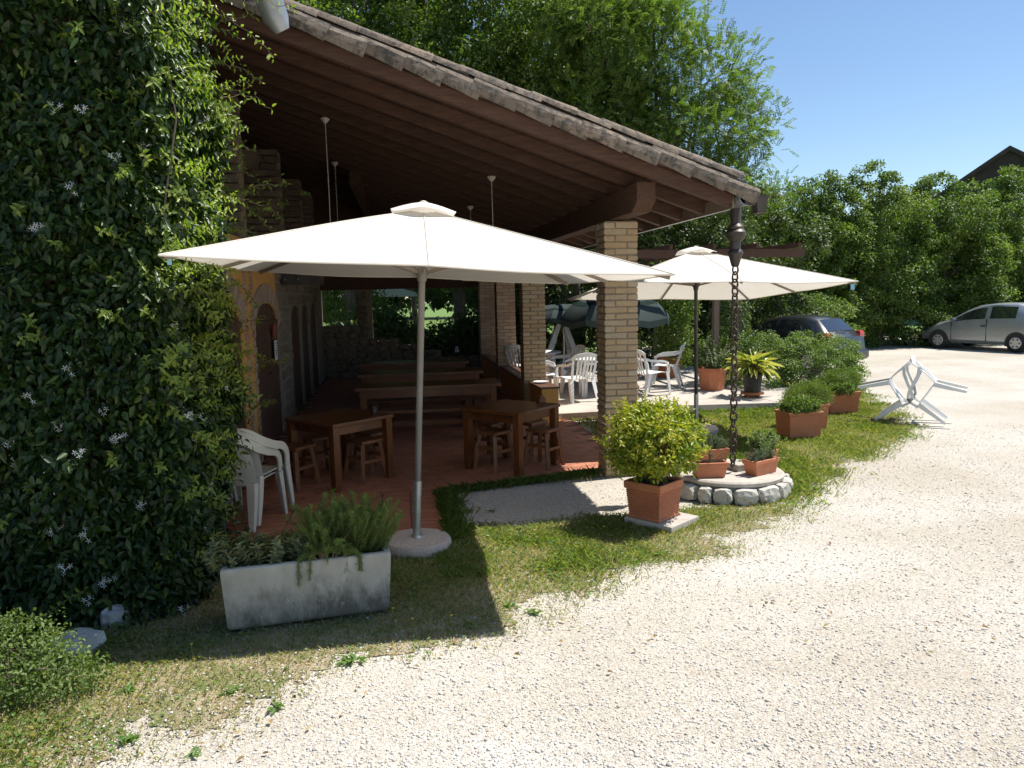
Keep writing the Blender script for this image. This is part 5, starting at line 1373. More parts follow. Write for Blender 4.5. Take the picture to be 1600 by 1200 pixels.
# star jasmine climbing over the corner wall
def jasmine():
    t = thing('jasmine_climber', 'huge star jasmine with small white flowers covering the corner wall at the left', 'climber', (-1.7, 5.0, 0))
    B0 = np.array([-1.7, 5.0, 0.])
    def surfpt(n, zmax=4.7):
        # arclength along plan: front face (along x at y=4.98) then rounded corner and right face (along y at x=-1.46)
        fr = RNG.random(n) < .52
        s = RNG.random(n)
        x = np.where(fr, -4.2 + 2.7 * s, 0); y = np.where(fr, 5.02, 0)
        yy = 5.0 + 1.62 * s
        x = np.where(fr, x, -1.47); y = np.where(fr, y, yy)
        nx = np.where(fr, .12, 1.); ny = np.where(fr, -1., -.12)
        near = np.where(fr, np.clip((x + 1.9) / .35, 0, 1), np.clip((5.4 - y) / .35, 0, 1))      # rounded corner
        nx = nx + near * .7 * fr; ny = ny - near * .7 * (~fr)
        z = zmax * RNG.random(n)
        bul = np.array([.15 * fbm(a * 1.3 + c, b * .9, 1.0) + .12 * fbm(a * 3 + 5, b * 3 - c, 1.0) for a, b, c in zip(x + y, z, x - y)])
        off = bul - .02 * near + np.where(z < .5, (.5 - z) * .12, 0)
        # the right face thins towards the doors and near the top
        ok = fr | (RNG.random(n) < np.clip((6.72 - y) / .5, .12, 1)) 
        ok &= ~((~fr) & (y > 6.1) & (z < .95 + (y - 6.1) * .3) & (RNG.random(n) < .8))
        ok &= ~((~fr) & (z > 3.7 + RNG.normal(0, .15, n)) & (RNG.random(n) < .7))
        P = np.stack([x + nx * off, y + ny * off, z], 1); O = unit(np.stack([nx, ny, np.zeros(n)], 1))
        return P[ok], O[ok]
    # dense leaf cover in overlapping layers
    n = 98000
    P, O = surfpt(n); m = len(P)
    dep = RNG.gamma(1.5, .055, m)[:, None]
    P = P - O * (dep - .06) + RNG.normal(size=(m, 3)) * .02
    D = unit(O * .35 + RNG.normal(size=(m, 3)) * .6 + np.array([0, 0, -.55])); N = unit(O * .7 + np.array([0, 0, .55]) + RNG.normal(size=(m, 3)) * .42)
    V, F, T = leaf_geo(P - B0, D, N, RNG.uniform(.042, .092, m), RNG.uniform(.022, .043, m), .16, True, .18)
    part_np('foliage', V, F, T, M['ivy'], t)
    # young shoots standing out from the cover
    shoots = MB(); LP = []; LD = []; LN = []; LL = []
    P, O = surfpt(3400)
    # more of them along the sunny right face
    w = np.where(O[:, 0] > .5, 1.0, .2); w = w * np.where(P[:, 2] > 1.3, 1, .35); sel = RNG.random(len(P)) < w * .62; P, O = P[sel], O[sel]
    for p, o in zip(P, O):
        L = random.uniform(.1, .3) * (1.5 if random.random() < .12 else 1); d = Vector(o) * random.uniform(.5, 1) + Vector((random.gauss(0, .45), random.gauss(0, .45), random.uniform(-.1, .9))); d.normalize()
        pts = [Vector(p) - Vector(o) * .03]; ns = max(4, int(L / .03))
        for i in range(ns):
            pts.append(pts[-1] + d * (L / ns)); d = (d + Vector((random.gauss(0, .12), random.gauss(0, .12), random.gauss(-.05, .1)))).normalized()
        shoots.tube([q - Vector(B0) for q in pts[::2]], .0022, 4, False)
        for i, q in enumerate(pts[1:]):
            tt = (pts[i + 1] - pts[i]).normalized(); side = tt.orthogonal().normalized(); side = Matrix.Rotation(i * 1.57 + random.uniform(-.4, .4), 3, tt) @ side
            for s in (-1, 1):
                LP.append(q - Vector(B0)); LD.append(side * s + tt * .6); LN.append(tt + Vector((0, 0, .6))); LL.append(random.uniform(.036, .068) * (1.1 - .5 * i / ns))
    # long loose runners towards the doors and under the eave
    for a, c in (((-1.42, 6.9, 2.62), (-1.0, 7.5, 2.9)), ((-1.45, 6.6, 3.3), (-1.2, 6.9, 3.05)), ((-1.45, 6.5, 3.5), (-1.15, 6.6, 3.75)), ((-1.42, 6.95, 1.35), (-1.12, 7.6, 1.42)), ((-1.42, 6.9, .98), (-1.3, 7.9, 1.0)),
                 ((-1.5, 6.2, 3.9), (-1.0, 6.3, 4.15)), ((-1.46, 6.7, 2.9), (-1.05, 7.2, 2.55)), ((-1.46, 6.9, 2.2), (-1.3, 7.3, 1.95)), ((-1.48, 6.4, 3.6), (-1.25, 6.9, 3.3)), ((-1.5, 6.3, 4.0), (-1.1, 6.2, 3.95)), ((-1.5, 5.9, 4.1), (-.72, 6.0, 4.12)), ((-1.5, 6.0, 4.2), (-.85, 6.1, 3.8)), ((-1.5, 5.6, 4.3), (-.8, 5.7, 4.25)), ((-1.48, 6.1, 3.75), (-1.0, 6.4, 3.7)), ((-1.45, 6.6, 2.75), (-.95, 7.0, 3.02)), ((-1.46, 6.5, 3.1), (-1.12, 6.75, 3.25)), ((-1.46, 6.4, 2.85), (-.98, 6.9, 2.72)), ((-1.46, 6.5, 2.6), (-1.1, 7.1, 2.5)), ((-1.46, 6.3, 3.45), (-1.1, 6.5, 3.6)), ((-1.48, 6.2, 3.6), (-.95, 6.35, 3.5)), ((-1.44, 6.85, 1.7), (-1.25, 7.25, 1.85))):
        a, c = Vector(a), Vector(c); ns = int((c - a).length / .04) + 4; pts = [a.lerp(c, i / ns) + Vector((random.gauss(0, .012), random.gauss(0, .012), .06 * math.sin(math.pi * i / ns) + random.gauss(0, .01))) for i in range(ns + 1)]
        shoots.tube([q - Vector(B0) for q in pts], .003, 4, False)
        for i, q in enumerate(pts):
            tt = (pts[min(i + 1, ns)] - pts[max(i - 1, 0)]).normalized(); side = Matrix.Rotation(i * 1.57, 3, tt) @ tt.orthogonal().normalized()
            for s in (-1, 1):
                if random.random() < .85: LP.append(q - Vector(B0) + Vector((random.gauss(0, .01), 0, random.gauss(0, .02)))); LD.append(side * s + tt * .5); LN.append(tt * .4 + Vector((.3, -.3, .8))); LL.append(random.uniform(.03, .055))
    shoots.build('shoot_stems', M['stem'], t)['kind'] = 'stuff'
    LP = np.array([v[:] for v in LP]); LD = np.array([v[:] for v in LD]); LN = np.array([v[:] for v in LN]); LL = np.array(LL)
    V, F, T = leaf_geo(LP, LD, LN, LL, LL * .46, .2, True, .25); part_np('young_leaves', V, F, T, M['ivyyoung'], t)
    # flower clusters
    fl = []
    for k in range(4):
        b = MB()
        for c in range(random.randint(4, 6)):
            ce = Vector((random.gauss(0, .018), random.gauss(0, .018), random.gauss(0, .01))); ax = Vector((random.gauss(0, .5), random.gauss(0, .5), 1)).normalized(); u = ax.orthogonal().normalized(); v = ax.cross(u)
            b.tube([(0, 0, -.03), ce * .5 + Vector((0, 0, -.012)), ce], .0018, 3, False)
            for q in range(5):
                a = 2 * math.pi * q / 5; d = u * math.cos(a) + v * math.sin(a); e = u * math.cos(a + .5) + v * math.sin(a + .5); r = .0145
                b.add([ce, ce + d * r * .75, ce + d * r * .95 + e * r * .5 + ax * .002, ce + d * r * .3 + e * r * .62], [(0, 1, 2, 3)])
        fl.append(b.mesh('flower_cluster', M['petal']))
    P, O = surfpt(420); n = 0
    for p, o in zip(P, O):
        wgt = .75 if p[2] < 1.5 else .22
        if random.random() > wgt or n > 105: continue
        ob = bpy.data.objects.new('flower_cluster', random.choice(fl)); ob.location = Vector(p - B0) + Vector(o) * .075; ob.rotation_euler = Vector((o[0], o[1] , .5)).to_track_quat('Z', 'Y').to_euler(); link(ob, t); n += 1
    # woody stems behind the leaves
    st = MB()
    for i in range(14):
        f = random.random()
        x, y = (-3.6 + 2.1 * f, 5.16) if i % 2 else (-1.62, 5.2 + 1.5 * f)
        pts = [Vector((x, y, 0.0))]
        for k in range(8): pts.append(pts[-1] + Vector((random.gauss(0, .06) * (i % 2), random.gauss(0, .06) * (1 - i % 2), .45)))
        st.tube([q - Vector(B0) for q in pts], [.016 - .0014 * k for k in range(9)], 5, False)
    st.build('stems', M['bark'], t)
jasmine()

# trees beyond the roof and the hedge trees round the yard
G1 = 'broadleaf trees behind the roof'
tA = tree('broadleaf_tree', 'dense broadleaf tree rising behind the top left of the roof', (-1.5, 24.5, 0), rblobs(13, 3.4, 2.2, 5.2, 12.5, 1.75), .2, 420, 150, .13, .088, .3, 'hedge2', G1, dome=.66, shell=(.6, 1.12))
for loc, rz, sc, lab in (((2.0, 26.5, 0), 1.3, 1.08, 'broadleaf tree with open branches behind the middle of the roof'), ((4.9, 23.8, 0), 2.9, .86, 'smaller broadleaf tree behind the right half of the roof, next to the locust'),
                         ((-5.0, 27.5, 0), 4.0, 1.1, 'broadleaf tree farthest left behind the roof'), ((6.8, 29.5, 0), 5.0, 1.0, 'broadleaf tree far behind the locust tree')):
    copy_thing(tA, loc, rz, lab, scale=(sc,) * 3)
def locust(loc, blobs, label, n, sd):
    t = thing('locust_tree', label, 'tree', loc)
    limbs((0, 0, 0), blobs, .15, 4, .35).build('trunk', M['bark'], t)
    c, o = clumps(blobs, n, (.45, 1.05), -.8)
    # feathery compound leaves: leaflets in pairs along drooping stalks
    per = 5; C = np.repeat(c, per, 0) + RNG.normal(size=(len(c) * per, 3)) * .24; O = np.repeat(o, per, 0); m = len(C)
    D = unit(O * .7 + RNG.normal(size=(m, 3)) * .65 + np.array([0, 0, .1])); Ls = RNG.uniform(.24, .42, m)
    S1 = unit(np.cross(D, np.array([0, 0, 1.]) + RNG.normal(size=(m, 3)) * .3)); N = np.cross(S1, D)
    Ps = []; Ds = []; Ns = []
    for k in range(7):
        f = .15 + .85 * k / 6
        for s in (-1, 1):
            Ps.append(C + D * (Ls * f)[:, None] - np.array([0, 0, .04]) * (f * f * Ls)[:, None]); Ds.append(S1 * s + D * .45 + np.array([0, 0, -.05])); Ns.append(N + RNG.normal(size=(m, 3)) * .25)
    P = np.concatenate(Ps); D2 = np.concatenate(Ds); N2 = np.concatenate(Ns); q = len(P)
    V, F, T = leaf_geo(P, D2, N2, RNG.uniform(.06, .1, q), RNG.uniform(.034, .05, q), .1, False, .1, np.tile(RNG.random(m), 14)); part_np('crown', V, F, T, M['locust'], t)
    return t
locust((7.9, 21.8, 0), [(-.8, 0, 8.6, 1.7, 1.5, 1.3), (.9, .2, 7.9, 1.6, 1.4, 1.2), (-1.9, .3, 7.2, 1.5, 1.3, 1.1), (.4, -.3, 6.4, 1.7, 1.4, 1.0), (1.7, 0, 6.6, 1.3, 1.2, .9), (-.6, 0, 5.3, 1.6, 1.3, 1.0), (1.2, .1, 5.0, 1.3, 1.2, .9), (-.5, .3, 9.9, 1.3, 1.1, .9), (-2.5, 0, 9.4, 1.3, 1.2, 1.0)],
       'tall feathery locust tree against the blue sky behind the right end of the roof', 1500, 1)
locust((12.6, 25.2, 0), [(0, 0, 4.6, 1.6, 1.2, 1.0), (-1.5, 0, 4.2, 1.4, 1.2, 1.0), (1.4, .2, 4.3, 1.3, 1.2, .9), (.3, -.4, 3.3, 1.8, 1.2, 1.1)], 'low feathery locust tree in the hedge left of the maple trees', 480, 2)
G2 = 'hedge trees round the car yard'
hb = [(-1.3, 0, 1.0, 1.25, 1.0, 1.1), (1.2, -.1, 1.1, 1.3, 1.0, 1.2), (0, -.35, 1.6, 1.4, 1.0, 1.3), (-.8, .1, 2.9, 1.35, 1.1, 1.1), (.9, 0, 3.1, 1.3, 1.1, 1.1), (.1, -.2, 4.2, 1.2, 1.0, .95), (-.9, .2, 4.9, .8, .8, .8), (.9, .2, 5.0, .75, .8, .75), (.1, .1, 5.6, .6, .6, .7)]
HS = (.87,) * 3
hA = tree('maple_tree', 'bushy field maple in the hedge straight behind the dark car', (13.4, 23.4, 0), hb, .12, 380, 110, .1, .075, .2, 'hedge2', G2, dome=.42, shell=(.7, 1.15))
hb2 = [(-1.0, 0, 1.2, 1.4, 1.1, 1.3), (1.2, -.2, 1.0, 1.2, 1.0, 1.1), (0.2, -.2, 2.4, 1.5, 1.1, 1.2), (-1.0, .1, 3.6, 1.3, 1.0, 1.1), (1.1, .1, 3.5, 1.2, 1.0, 1.0), (.2, 0, 4.9, 1.2, 1.0, 1.0), (-.5, 0, 5.9, .75, .7, .75)]
hB = tree('maple_tree', 'bushy field maple in the hedge between the two parked cars', (15.8, 23.7, 0), hb2, .12, 380, 110, .1, .075, .2, 'hedge2', G2, dome=.42, shell=(.7, 1.15))
hA.scale = HS; hB.scale = HS
for src, loc, rz, sc, lab in ((hA, (18.4, 24.4, 0), 2.0, .9, 'bushy field maple behind the nose of the silver car'), (hB, (20.8, 24.6, 0), 3.5, .87, 'bushy field maple behind the silver car, second from the right edge'),
                              (hA, (23.2, 24.9, 0), 4.2, .88, 'bushy field maple at the right edge, below the far gable'), (hB, (10.9, 24.2, 0), 5.2, .74, 'field maple in the hedge just right of the rear parasol'), (hA, (25.6, 25.5, 0), .7, 1.02, 'field maple beyond the right edge of the yard')):
    copy_thing(src, loc, rz, lab, scale=(sc,) * 3)
tree('roadside_bush', 'sunlit leafy bush behind the roof of the dark car', (11.4, 21.6, 0), [(-1.0, 0, .9, .9, .7, .9), (.3, -.1, 1.0, 1.0, .8, 1.0), (1.3, 0, .8, .8, .7, .8), (-.3, 0, 1.6, .8, .7, .55), (-2.0, .2, .9, .8, .7, 1.0)], .05, 190, 80, .085, .055, .16, 'lowshrub', cat='bush', dome=.3)
# hedge behind the side terrace
G3 = 'tall hedge plants behind the side terrace'
hc = [(-.9, 0, .8, .9, .6, .9), (.8, 0, .9, .9, .6, .9), (0, -.1, 1.9, 1.1, .65, .9), (-.8, 0, 2.7, .9, .6, .8), (.8, 0, 2.8, .9, .6, .8), (0, 0, 3.5, .9, .6, .7)]
hC = tree('hedge_plant', 'tall dark hedge plant behind the round table and the green parasol', (4.6, 19.6, 0), hc, .07, 260, 80, .09, .055, .17, 'hedge', G3, 'hedge', dome=.3)
for loc, rz, sc, lab in (((2.95, 20.2, 0), 2.0, 1.0, 'tall dark hedge plant seen between the second and the nearest pier'), ((6.4, 19.0, 0), 3.4, 1.05, 'tall dark hedge plant behind the farthest octagonal planter'), ((8.0, 18.7, 0), 4.6, 1.0, 'tall dark hedge plant at the right end of the pergola'), ((9.3, 19.9, 0), 5.5, 1.1, 'tall dark hedge plant right of the pergola, under the locust tree')):
    copy_thing(hC, loc, rz, lab, scale=(sc,) * 3)
tree('climbing_shrub', 'climbing shrub with pale leaves growing up the pergola from the octagonal planter', (5.85, 16.05, .5), [(0, 0, .4, .4, .4, .5), (.05, .1, 1.1, .42, .4, .5), (-.1, .2, 1.7, .45, .4, .4)], .03, 200, 26, .07, .045, .1, 'hedge2', cat='climber')
tree('pergola_creeper', 'thin creeper climbing between the two pergola posts', (6.35, 14.5, .0), [(0, 0, .7, .3, .2, .6), (.1, .1, 1.5, .3, .2, .5), (-.15, 0, 2.1, .3, .25, .35)], .02, 130, 22, .06, .035, .09, 'hedge', cat='climber')
# low shrub in front of the dark car
tree('low_shrub', 'wide low green shrub in front of the dark car, at the edge of the gravel', (7.62, 14.0, 0), [(-.75, .1, .48, .7, .7, .58), (.2, -.15, .44, .7, .7, .52), (.75, -.05, .34, .5, .55, .42), (-.3, .3, .6, .75, .55, .42), (-1.2, .6, .58, .55, .55, .55), (.45, -.45, .26, .5, .45, .34), (.85, .25, .5, .5, .45, .5), (.4, .4, .6, .55, .45, .5)], .03, 420, 70, .045, .028, .07, 'lowshrub', cat='bush', shell=(.7, 1.12), dome=.15)
# garden behind the portico
G4 = 'laurel bushes behind the broken stone wall'
la = tree('laurel_bush', 'dark laurel bush just behind the right half of the broken stone wall', (1.2, 21.2, 0), [(-.5, 0, .5, .6, .5, .55), (.5, 0, .5, .6, .5, .5), (0, .1, .85, .6, .5, .35)], .04, 240, 22, .12, .055, .14, 'hedge', G4, 'bush')
copy_thing(la, (.2, 21.4, 0), 2.0, 'dark laurel bush in the middle behind the broken stone wall', scale=(.95,) * 3)
copy_thing(la, (2.2, 21.0, 0), 4.0, 'dark laurel bush behind the corner of the stone wall and the farthest pier', scale=(1.3,) * 3)
copy_thing(la, (-.7, 22.2, 0), 1.0, 'dark laurel bush behind the stone post in the rear wall', scale=(1.4,) * 3)
tree('garden_tree', 'light green garden tree filling the small window in the rear wall', (-2.2, 26, 0), rblobs(6, 1.4, 1.2, 1.2, 4.2, .95), .1, 420, 26, .12, .07, .2, 'hedge2')
tree('garden_tree', 'slim garden tree standing on the lawn behind the broken wall', (.55, 33, 0), rblobs(6, 1.8, 1.2, 3.2, 6, 1.2), .13, 420, 26, .14, .08, .25, 'hedge2')
tree('garden_tree', 'dark spreading tree added to dim the bright lawn behind the right half of the rear opening', (2.6, 27, 0), rblobs(7, 1.8, 1.2, 2.0, 5, 1.2), .13, 260, 90, .12, .08, .25, 'hedge', dome=.4)  # tree added to block and dim the bright lawn in the opening
gp = copy_thing(T2, (-.9, 30, 0), .3, 'pale parasol standing far off in the garden, seen through the rear opening'); 
V, F, T = leaf_crown([(-34 + 5.5 * i + random.uniform(-1, 1), 62 + random.uniform(-2, 8), 3.2 + random.uniform(-.5, 2.2), 3.4, 2.6, random.uniform(3, 4.6)) for i in range(20)], 5200, 22, .6, .38, .9)
tag(link(bpy.data.objects.new('distant_wood', np_mesh('distant_wood', V, F, M['hedge'], T))), 'distant wood closing the garden', kind='stuff')

# ---- potted plants
def stem_plant(name, label, loc, n, h, spread, lean, step, L, W, mat, cat='herb', rz=0, arch=.0, box=None, dense=2, leafang=.7, r=.003):
    t = thing(name, label, cat, loc, rz); st = MB(); LP = []; LD = []; LN = []; LL = []
    for i in range(n):
        x, y = (random.uniform(-box[0], box[0]), random.uniform(-box[1], box[1])) if box else (random.gauss(0, spread), random.gauss(0, spread))
        p = Vector((x, y, 0)); d = Vector((x * lean / max(.01, spread) + random.gauss(0, .25), y * lean / max(.01, spread) + random.gauss(0, .25), 1)).normalized()
        hh = h * random.uniform(.55, 1.1); ns = max(3, int(hh / step)); pts = [p]
        for k in range(ns):
            p = p + d * (hh / ns); d = (d + Vector((random.gauss(0, .07), random.gauss(0, .07), random.gauss(0, .05) - arch * k / ns))).normalized(); pts.append(p)
        st.tube(pts[::2] if len(pts) > 4 else pts, r, 4, False)
        for k, q in enumerate(pts):
            if k < ns * .12: continue
            tt = (pts[min(k + 1, ns)] - pts[max(k - 1, 0)]).normalized(); o = tt.orthogonal().normalized()
            for s in range(dense):
                sd = Matrix.Rotation(s * 2 * math.pi / dense + k * 1.3 + random.uniform(-.5, .5), 3, tt) @ o
                LP.append(q); LD.append(sd + tt * leafang); LN.append(tt * 1.0 - sd * .3 + Vector((0, 0, .4))); LL.append(L * random.uniform(.6, 1.25))
    st.build('stems', M['stem'], t)
    LP = np.array([v[:] for v in LP]); LD = np.array([v[:] for v in LD]); LN = np.array([v[:] for v in LN]); LL = np.array(LL)
    V, F, T = leaf_geo(LP, LD, LN, LL, LL * W, .15, True, .2); part_np('foliage', V, F, T, M[mat], t)
    return t
# trough: local x along the trough
ca, sa = math.cos(math.radians(7.5)), math.sin(math.radians(7.5))
def tr(x, y, z): return (-.66 + x * ca - y * sa, 4.9 + x * sa + y * ca, z + .02)
TRY = 4.9
stem_plant('rosemary', 'bushy green rosemary in the right half of the concrete trough', tr(.25, 0, .35), 190, .38, .1, .09, .0075, .028, .14, 'rosemary', rz=math.radians(7.5), box=(.22, .12), dense=4, leafang=.9)
stem_plant('trailing_rosemary', 'rosemary branch hanging over the front of the concrete trough', tr(.13, -.185, .40), 26, .26, .04, .5, .0075, .026, .13, 'rosemary', rz=math.radians(7.5), arch=.75, box=(.09, .01), dense=4, leafang=.9)
stem_plant('sage', 'grey-green sage with some yellow leaves in the left half of the concrete trough', tr(-.28, 0, .35), 110, .17, .1, .22, .016, .045, .45, 'sage', rz=math.radians(7.5), box=(.24, .13), dense=3, leafang=.4)
# yellow-green bush
t = thing('euonymus_bush', 'round yellow-green variegated bush in the big ribbed pot', 'bush', (PB[0], PB[1], .36))
bl = [(0, 0, .4, .34, .34, .28), (-.18, -.02, .42, .25, .25, .23), (.18, .02, .42, .25, .25, .22), (0, -.17, .36, .26, .24, .23), (.04, .12, .5, .25, .25, .19), (0, 0, .2, .23, .23, .17), (-.12, 0, .54, .19, .2, .14), (.22, -.05, .26, .18, .18, .16), (-.22, 0, .24, .18, .18, .15), (.14, .06, .55, .16, .16, .13)]
b = MB()
for i in range(60):
    q = random.choice(bl); e = Vector((q[0] + random.gauss(0, q[3] * .5), q[1] + random.gauss(0, q[4] * .5), q[2] + abs(random.gauss(0, q[5] * .5)))); s = Vector((random.gauss(0, .05), random.gauss(0, .05), 0))
    b.tube([s, s.lerp(e, .45) + Vector((0, 0, .05)), e], [.007, .005, .002], 5, False)
b.build('stems', M['stem'], t)
V, F, T = leaf_crown(bl, 560, 15, .042, .022, .032, full=True, droop=0, up=.5, shell=(.5, 1.06)); part_np('foliage', V, F, T, M['yellowbush'], t)
c, o = clumps(bl, 70, (.9, 1.02), -.3); LP = []; LD = []; LN = []; b = MB()
for p, d in zip(c, o):
    L = random.uniform(.06, .17); p, d = Vector(p), (Vector(d) + Vector((random.gauss(0, .3), random.gauss(0, .3), random.uniform(0, .8)))).normalized(); b.tube([p - d * .08, p + d * L], .0022, 4, False); n = int(L / .016)
    for k in range(n):
        sd = Matrix.Rotation(k * 1.57 + random.uniform(-.3, .3), 3, d) @ d.orthogonal().normalized()
        for s_ in (-1, 1): LP.append((p + d * L * k / n)[:]); LD.append((sd * s_ + d * .8)[:]); LN.append((d + Vector((0, 0, .5)))[:])
b.build('sprig_stems', M['stem'], t)['kind'] = 'stuff'; LP, LD, LN = map(np.array, (LP, LD, LN))
V, F, T = leaf_geo(LP, LD, LN, RNG.uniform(.025, .042, len(LP)), RNG.uniform(.013, .02, len(LP)), .18, True, .2, RNG.uniform(.45, 1, len(LP))); part_np('sprig_leaves', V, F, T, M['yellowbush'], t)
# herbs on the ring and in the planters
hz = [('silvery_herb', 'thin silvery curry plant in the front left trough on the ring', 14, .2, .03, .5, .012, .022, .16, 'lavender', (.06, .03)), ('lavender', 'low grey lavender in the front right trough on the ring', 70, .13, .06, .4, .009, .028, .14, 'lavender', (.12, .05)),
      ('lavender', 'grey-green lavender in the trough behind the chain on the ring', 60, .16, .06, .4, .009, .03, .14, 'lavender', (.1, .05)), ('green_herb', 'bright green bushy herb in the back right trough on the ring', 60, .24, .07, .35, .014, .03, .35, 'lowshrub', (.1, .05))]
for (nm, lab, n, h, sp, lean, st, L, W, mt, bx), (loc, rz, *_r) in zip(hz, ring_pots):
    stem_plant(nm, lab, (loc[0], loc[1], loc[2] + _r[2] - .04), n, h, sp, lean, st, L, W, mt, rz=rz, box=bx, dense=3)
def puff(name, label, loc, r, h, n, per, L, W, mat):
    t = thing(name, label, 'herb', loc)
    bl = [(0, 0, h * .5, r, r * .8, h * .55), (-r * .5, 0, h * .4, r * .6, r * .6, h * .45), (r * .5, 0, h * .45, r * .6, r * .6, h * .45)]
    b = MB()
    for i in range(20): b.tube([(0, 0, 0), (random.gauss(0, r * .3), random.gauss(0, r * .3), h * .5), (random.gauss(0, r * .6), random.gauss(0, r * .5), h * .85)], [.006, .004, .002], 4, False)
    b.build('stems', M['stem'], t)
    V, F, T = leaf_crown(bl, n, per, L, W, .03, droop=-.3, up=.2, shell=(.4, 1.08), jitter=.6); part_np('foliage', V, F, T, M[mat], t)
puff('parsley', 'curly green herb filling the planter nearest the stone ring', (5.2, 9.5, .36), .23, .2, 230, 14, .035, .02, 'lowshrub')
puff('santolina', 'feathery yellow-green bush spreading from the planter behind the nearest one', (5.72, 10.22, .33), .3, .32, 420, 16, .045, .008, 'cypress')
puff('santolina', 'feathery yellow-green bush at the back of the planter by the tipped chair', (6.95, 11.42, .33), .31, .33, 420, 16, .045, .008, 'cypress')
puff('parsley', 'pale green herb at the front of the planter by the tipped chair', (6.82, 11.18, .33), .18, .16, 180, 14, .035, .02, 'lowshrub')
# lily with striped leaves
t = thing('striped_lily', 'plant with broad yellow striped leaves in the black pot', 'plant', (6.02, 12.62, .52)); m = 150
a = RNG.random(m) * 6.283; el = RNG.uniform(.15, 1.35, m); L = RNG.uniform(.3, .58, m)
P0 = RNG.normal(0, .04, (m, 3)) * np.array([1, 1, 0]); Dv = np.stack([np.cos(a) * np.cos(el), np.sin(a) * np.cos(el), np.sin(el)], 1)
tip = P0 + Dv * (L * .55)[:, None]
V, F, T = leaf_geo(tip, Dv * 1.0 + np.array([0, 0, -.45]), np.stack([-np.cos(a) * .3, -np.sin(a) * .3, np.ones(m)], 1), L * .5, RNG.uniform(.05, .085, m), .22, True, .5); part_np('leaf_blades', V, F, T, M['lily'], t)
b = MB()
for p, q in zip(P0, tip): b.tube([p, (p + q) / 2 + np.array([0, 0, .03]), q], .005, 4, False)
b.build('leaf_stalks', M['lowstalk'] if 'lowstalk' in M else M['stem'], t)
# herbs in the octagonal planters
stem_plant('planter_shrub', 'thin leafy shrub in the octagonal planter beside the pergola post', (5.75, 13.75, .5), 30, .6, .08, .35, .03, .05, .5, 'hedge', cat='shrub', dense=3)
stem_plant('planter_shrub', 'thin leafy shrub in the hidden octagonal planter at the hedge', (5.0, 16.6, .54), 30, .7, .08, .3, .03, .05, .5, 'hedge', cat='shrub', dense=3)
# low shrub and blades at the left edge
t = tree('cotoneaster', 'small-leaved low shrub at the bottom left edge', (-2.1, 4.14, 0), [(0, 0, .2, .3, .26, .2), (-.3, 0, .26, .3, .25, .24), (.2, -.05, .12, .2, .2, .12), (-.5, .1, .3, .3, .3, .28), (.36, -.04, .12, .12, .12, .06)], .01, 560, 16, .026, .015, .04, 'lowshrub', cat='shrub', shell=(.5, 1.08))
t = thing('yucca', 'spiky plant with long narrow blades leaning in at the left edge', 'plant', (-3.1, 4.55, 0)); b = MB()
for i in range(22):
    a = random.uniform(-2.0, 1.2); e = random.uniform(.35, 1.2); L = random.uniform(.7, 1.05); d = Vector((math.cos(a) * math.cos(e), math.sin(a) * math.cos(e), math.sin(e)))
    b.ribbon([Vector((0, 0, .15)), d * L * .5 + Vector((0, 0, .18)), d * L + Vector((0, 0, .1))], [.03, .034, .004], (-math.sin(a), math.cos(a), 0), .004)
ob = b.build('leaf_blades', M['lavender'], t)
at_ = ob.data.attributes.new('tint', 'FLOAT', 'POINT'); at_.data.foreach_set('value', np.full(len(ob.data.vertices), .5, np.float32))
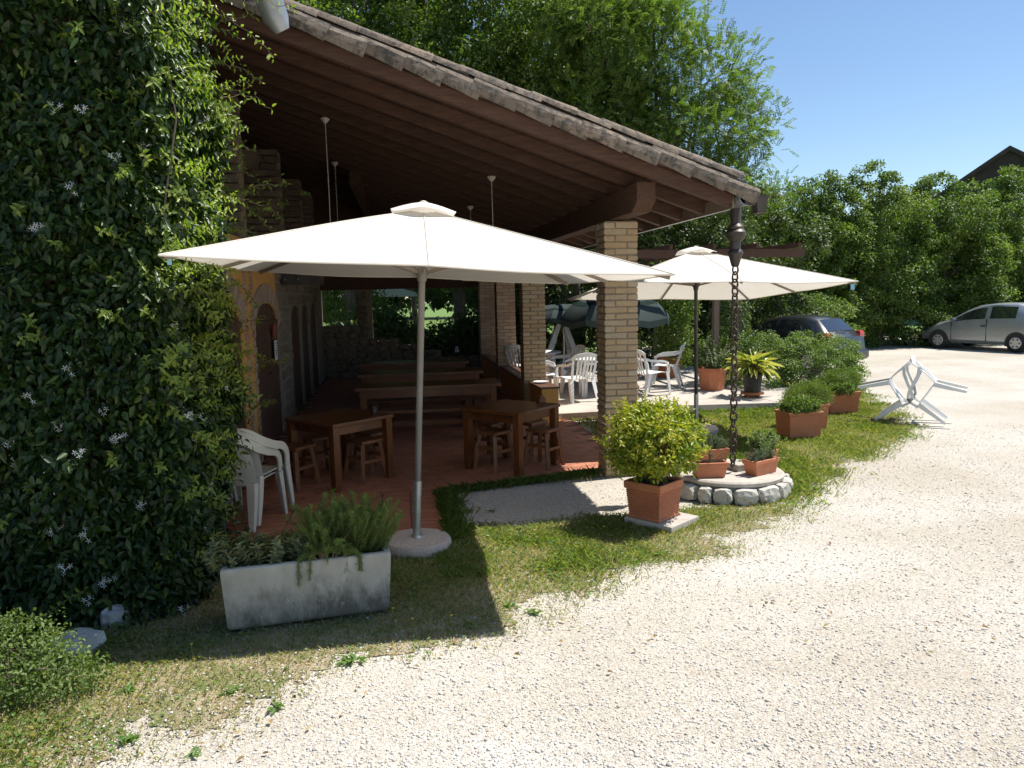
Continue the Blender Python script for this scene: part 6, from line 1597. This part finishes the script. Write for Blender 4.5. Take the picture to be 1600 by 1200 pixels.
# weed rosettes along the gravel edge
wp = [(.62, 4.75), (.75, 4.62), (.35, 4.5), (1.05, 4.95), (-.95, 3.95), (-1.35, 3.55), (-.35, 4.15), (-1.9, 3.4), (-1.0, 3.4), (-.7, 3.75), (-2.05, 3.75), (5.5, 9.1), (5.9, 9.4), (.55, 7.0), (.75, 6.95), (1.6, 6.6), (-1.5, 4.05), (6.2, 9.2), (1.9, 5.5), (3.6, 6.8)]
Ps = []; Ds = []; Ns = []; Ls = []
for x, y in wp:
    k = random.randint(12, 22); s = random.uniform(.35, .75)
    for i in range(k):
        a = random.uniform(0, 6.283); Ps.append((x + random.gauss(0, .03) * s, y + random.gauss(0, .03) * s, .012)); Ds.append((math.cos(a), math.sin(a), random.uniform(.15, .9))); Ns.append((-math.cos(a) * .4, -math.sin(a) * .4, 1)); Ls.append(random.uniform(.05, .1) * s)
Ps, Ds, Ns, Ls = map(np.array, (Ps, Ds, Ns, Ls)); V, F, T = leaf_geo(Ps, Ds, Ns, Ls, Ls * .34, .15, True, .35)
tag(link(bpy.data.objects.new('weeds', np_mesh('weeds', V, F, M['weed'], T))), 'leafy weed rosettes scattered along the gravel edge', kind='stuff')
# small yellow and white meadow flowers
b = MB()
for i in range(70):
    x, y, v = random.choice(CELLS)
    if v < .3 or y > 8: continue
    z = random.uniform(.03, .07); r = random.uniform(.006, .011); b.lathe([(.001, -.004), (r, 0), (r * .4, .003)], 6, (x, y, z)); b.tube([(x, y, .005), (x, y, z)], .0012, 3, False)
tag(b.build('meadow_flowers', M['yellowpetal']), 'tiny yellow flowers dotted in the grass', kind='stuff')

# a few dry fallen leaves on the gravel and the verge
M['deadleaf'] = leaf_mat('dead_leaf', [(.16, .09, .035), (.3, .19, .08), (.42, .33, .15)], .8, .15)
n = 230; y = RNG.uniform(2.6, 11, n); x = np.array([random.choice((random.gauss(0, .5), random.uniform(-.4, 5))) for _ in range(n)]) + (y - 4.2) * .95 - .2
k = (x > -2.2) & (x < 7) & ~((x < 2.9) & (y > 6)); x, y = x[k], y[k]; n = len(x); a = RNG.random(n) * 6.283
V, F, T = leaf_geo(np.stack([x, y, np.full(n, .018)], 1), np.stack([np.cos(a), np.sin(a), RNG.uniform(-.05, .3, n)], 1), np.stack([RNG.normal(0, .3, n), RNG.normal(0, .3, n), np.ones(n)], 1), RNG.uniform(.02, .045, n), RNG.uniform(.012, .024, n), .3, True, .3)
tag(link(bpy.data.objects.new('fallen_leaves', np_mesh('fallen_leaves', V, F, M['deadleaf'], T))), 'dry brown leaves lying scattered on the gravel and grass', kind='stuff')
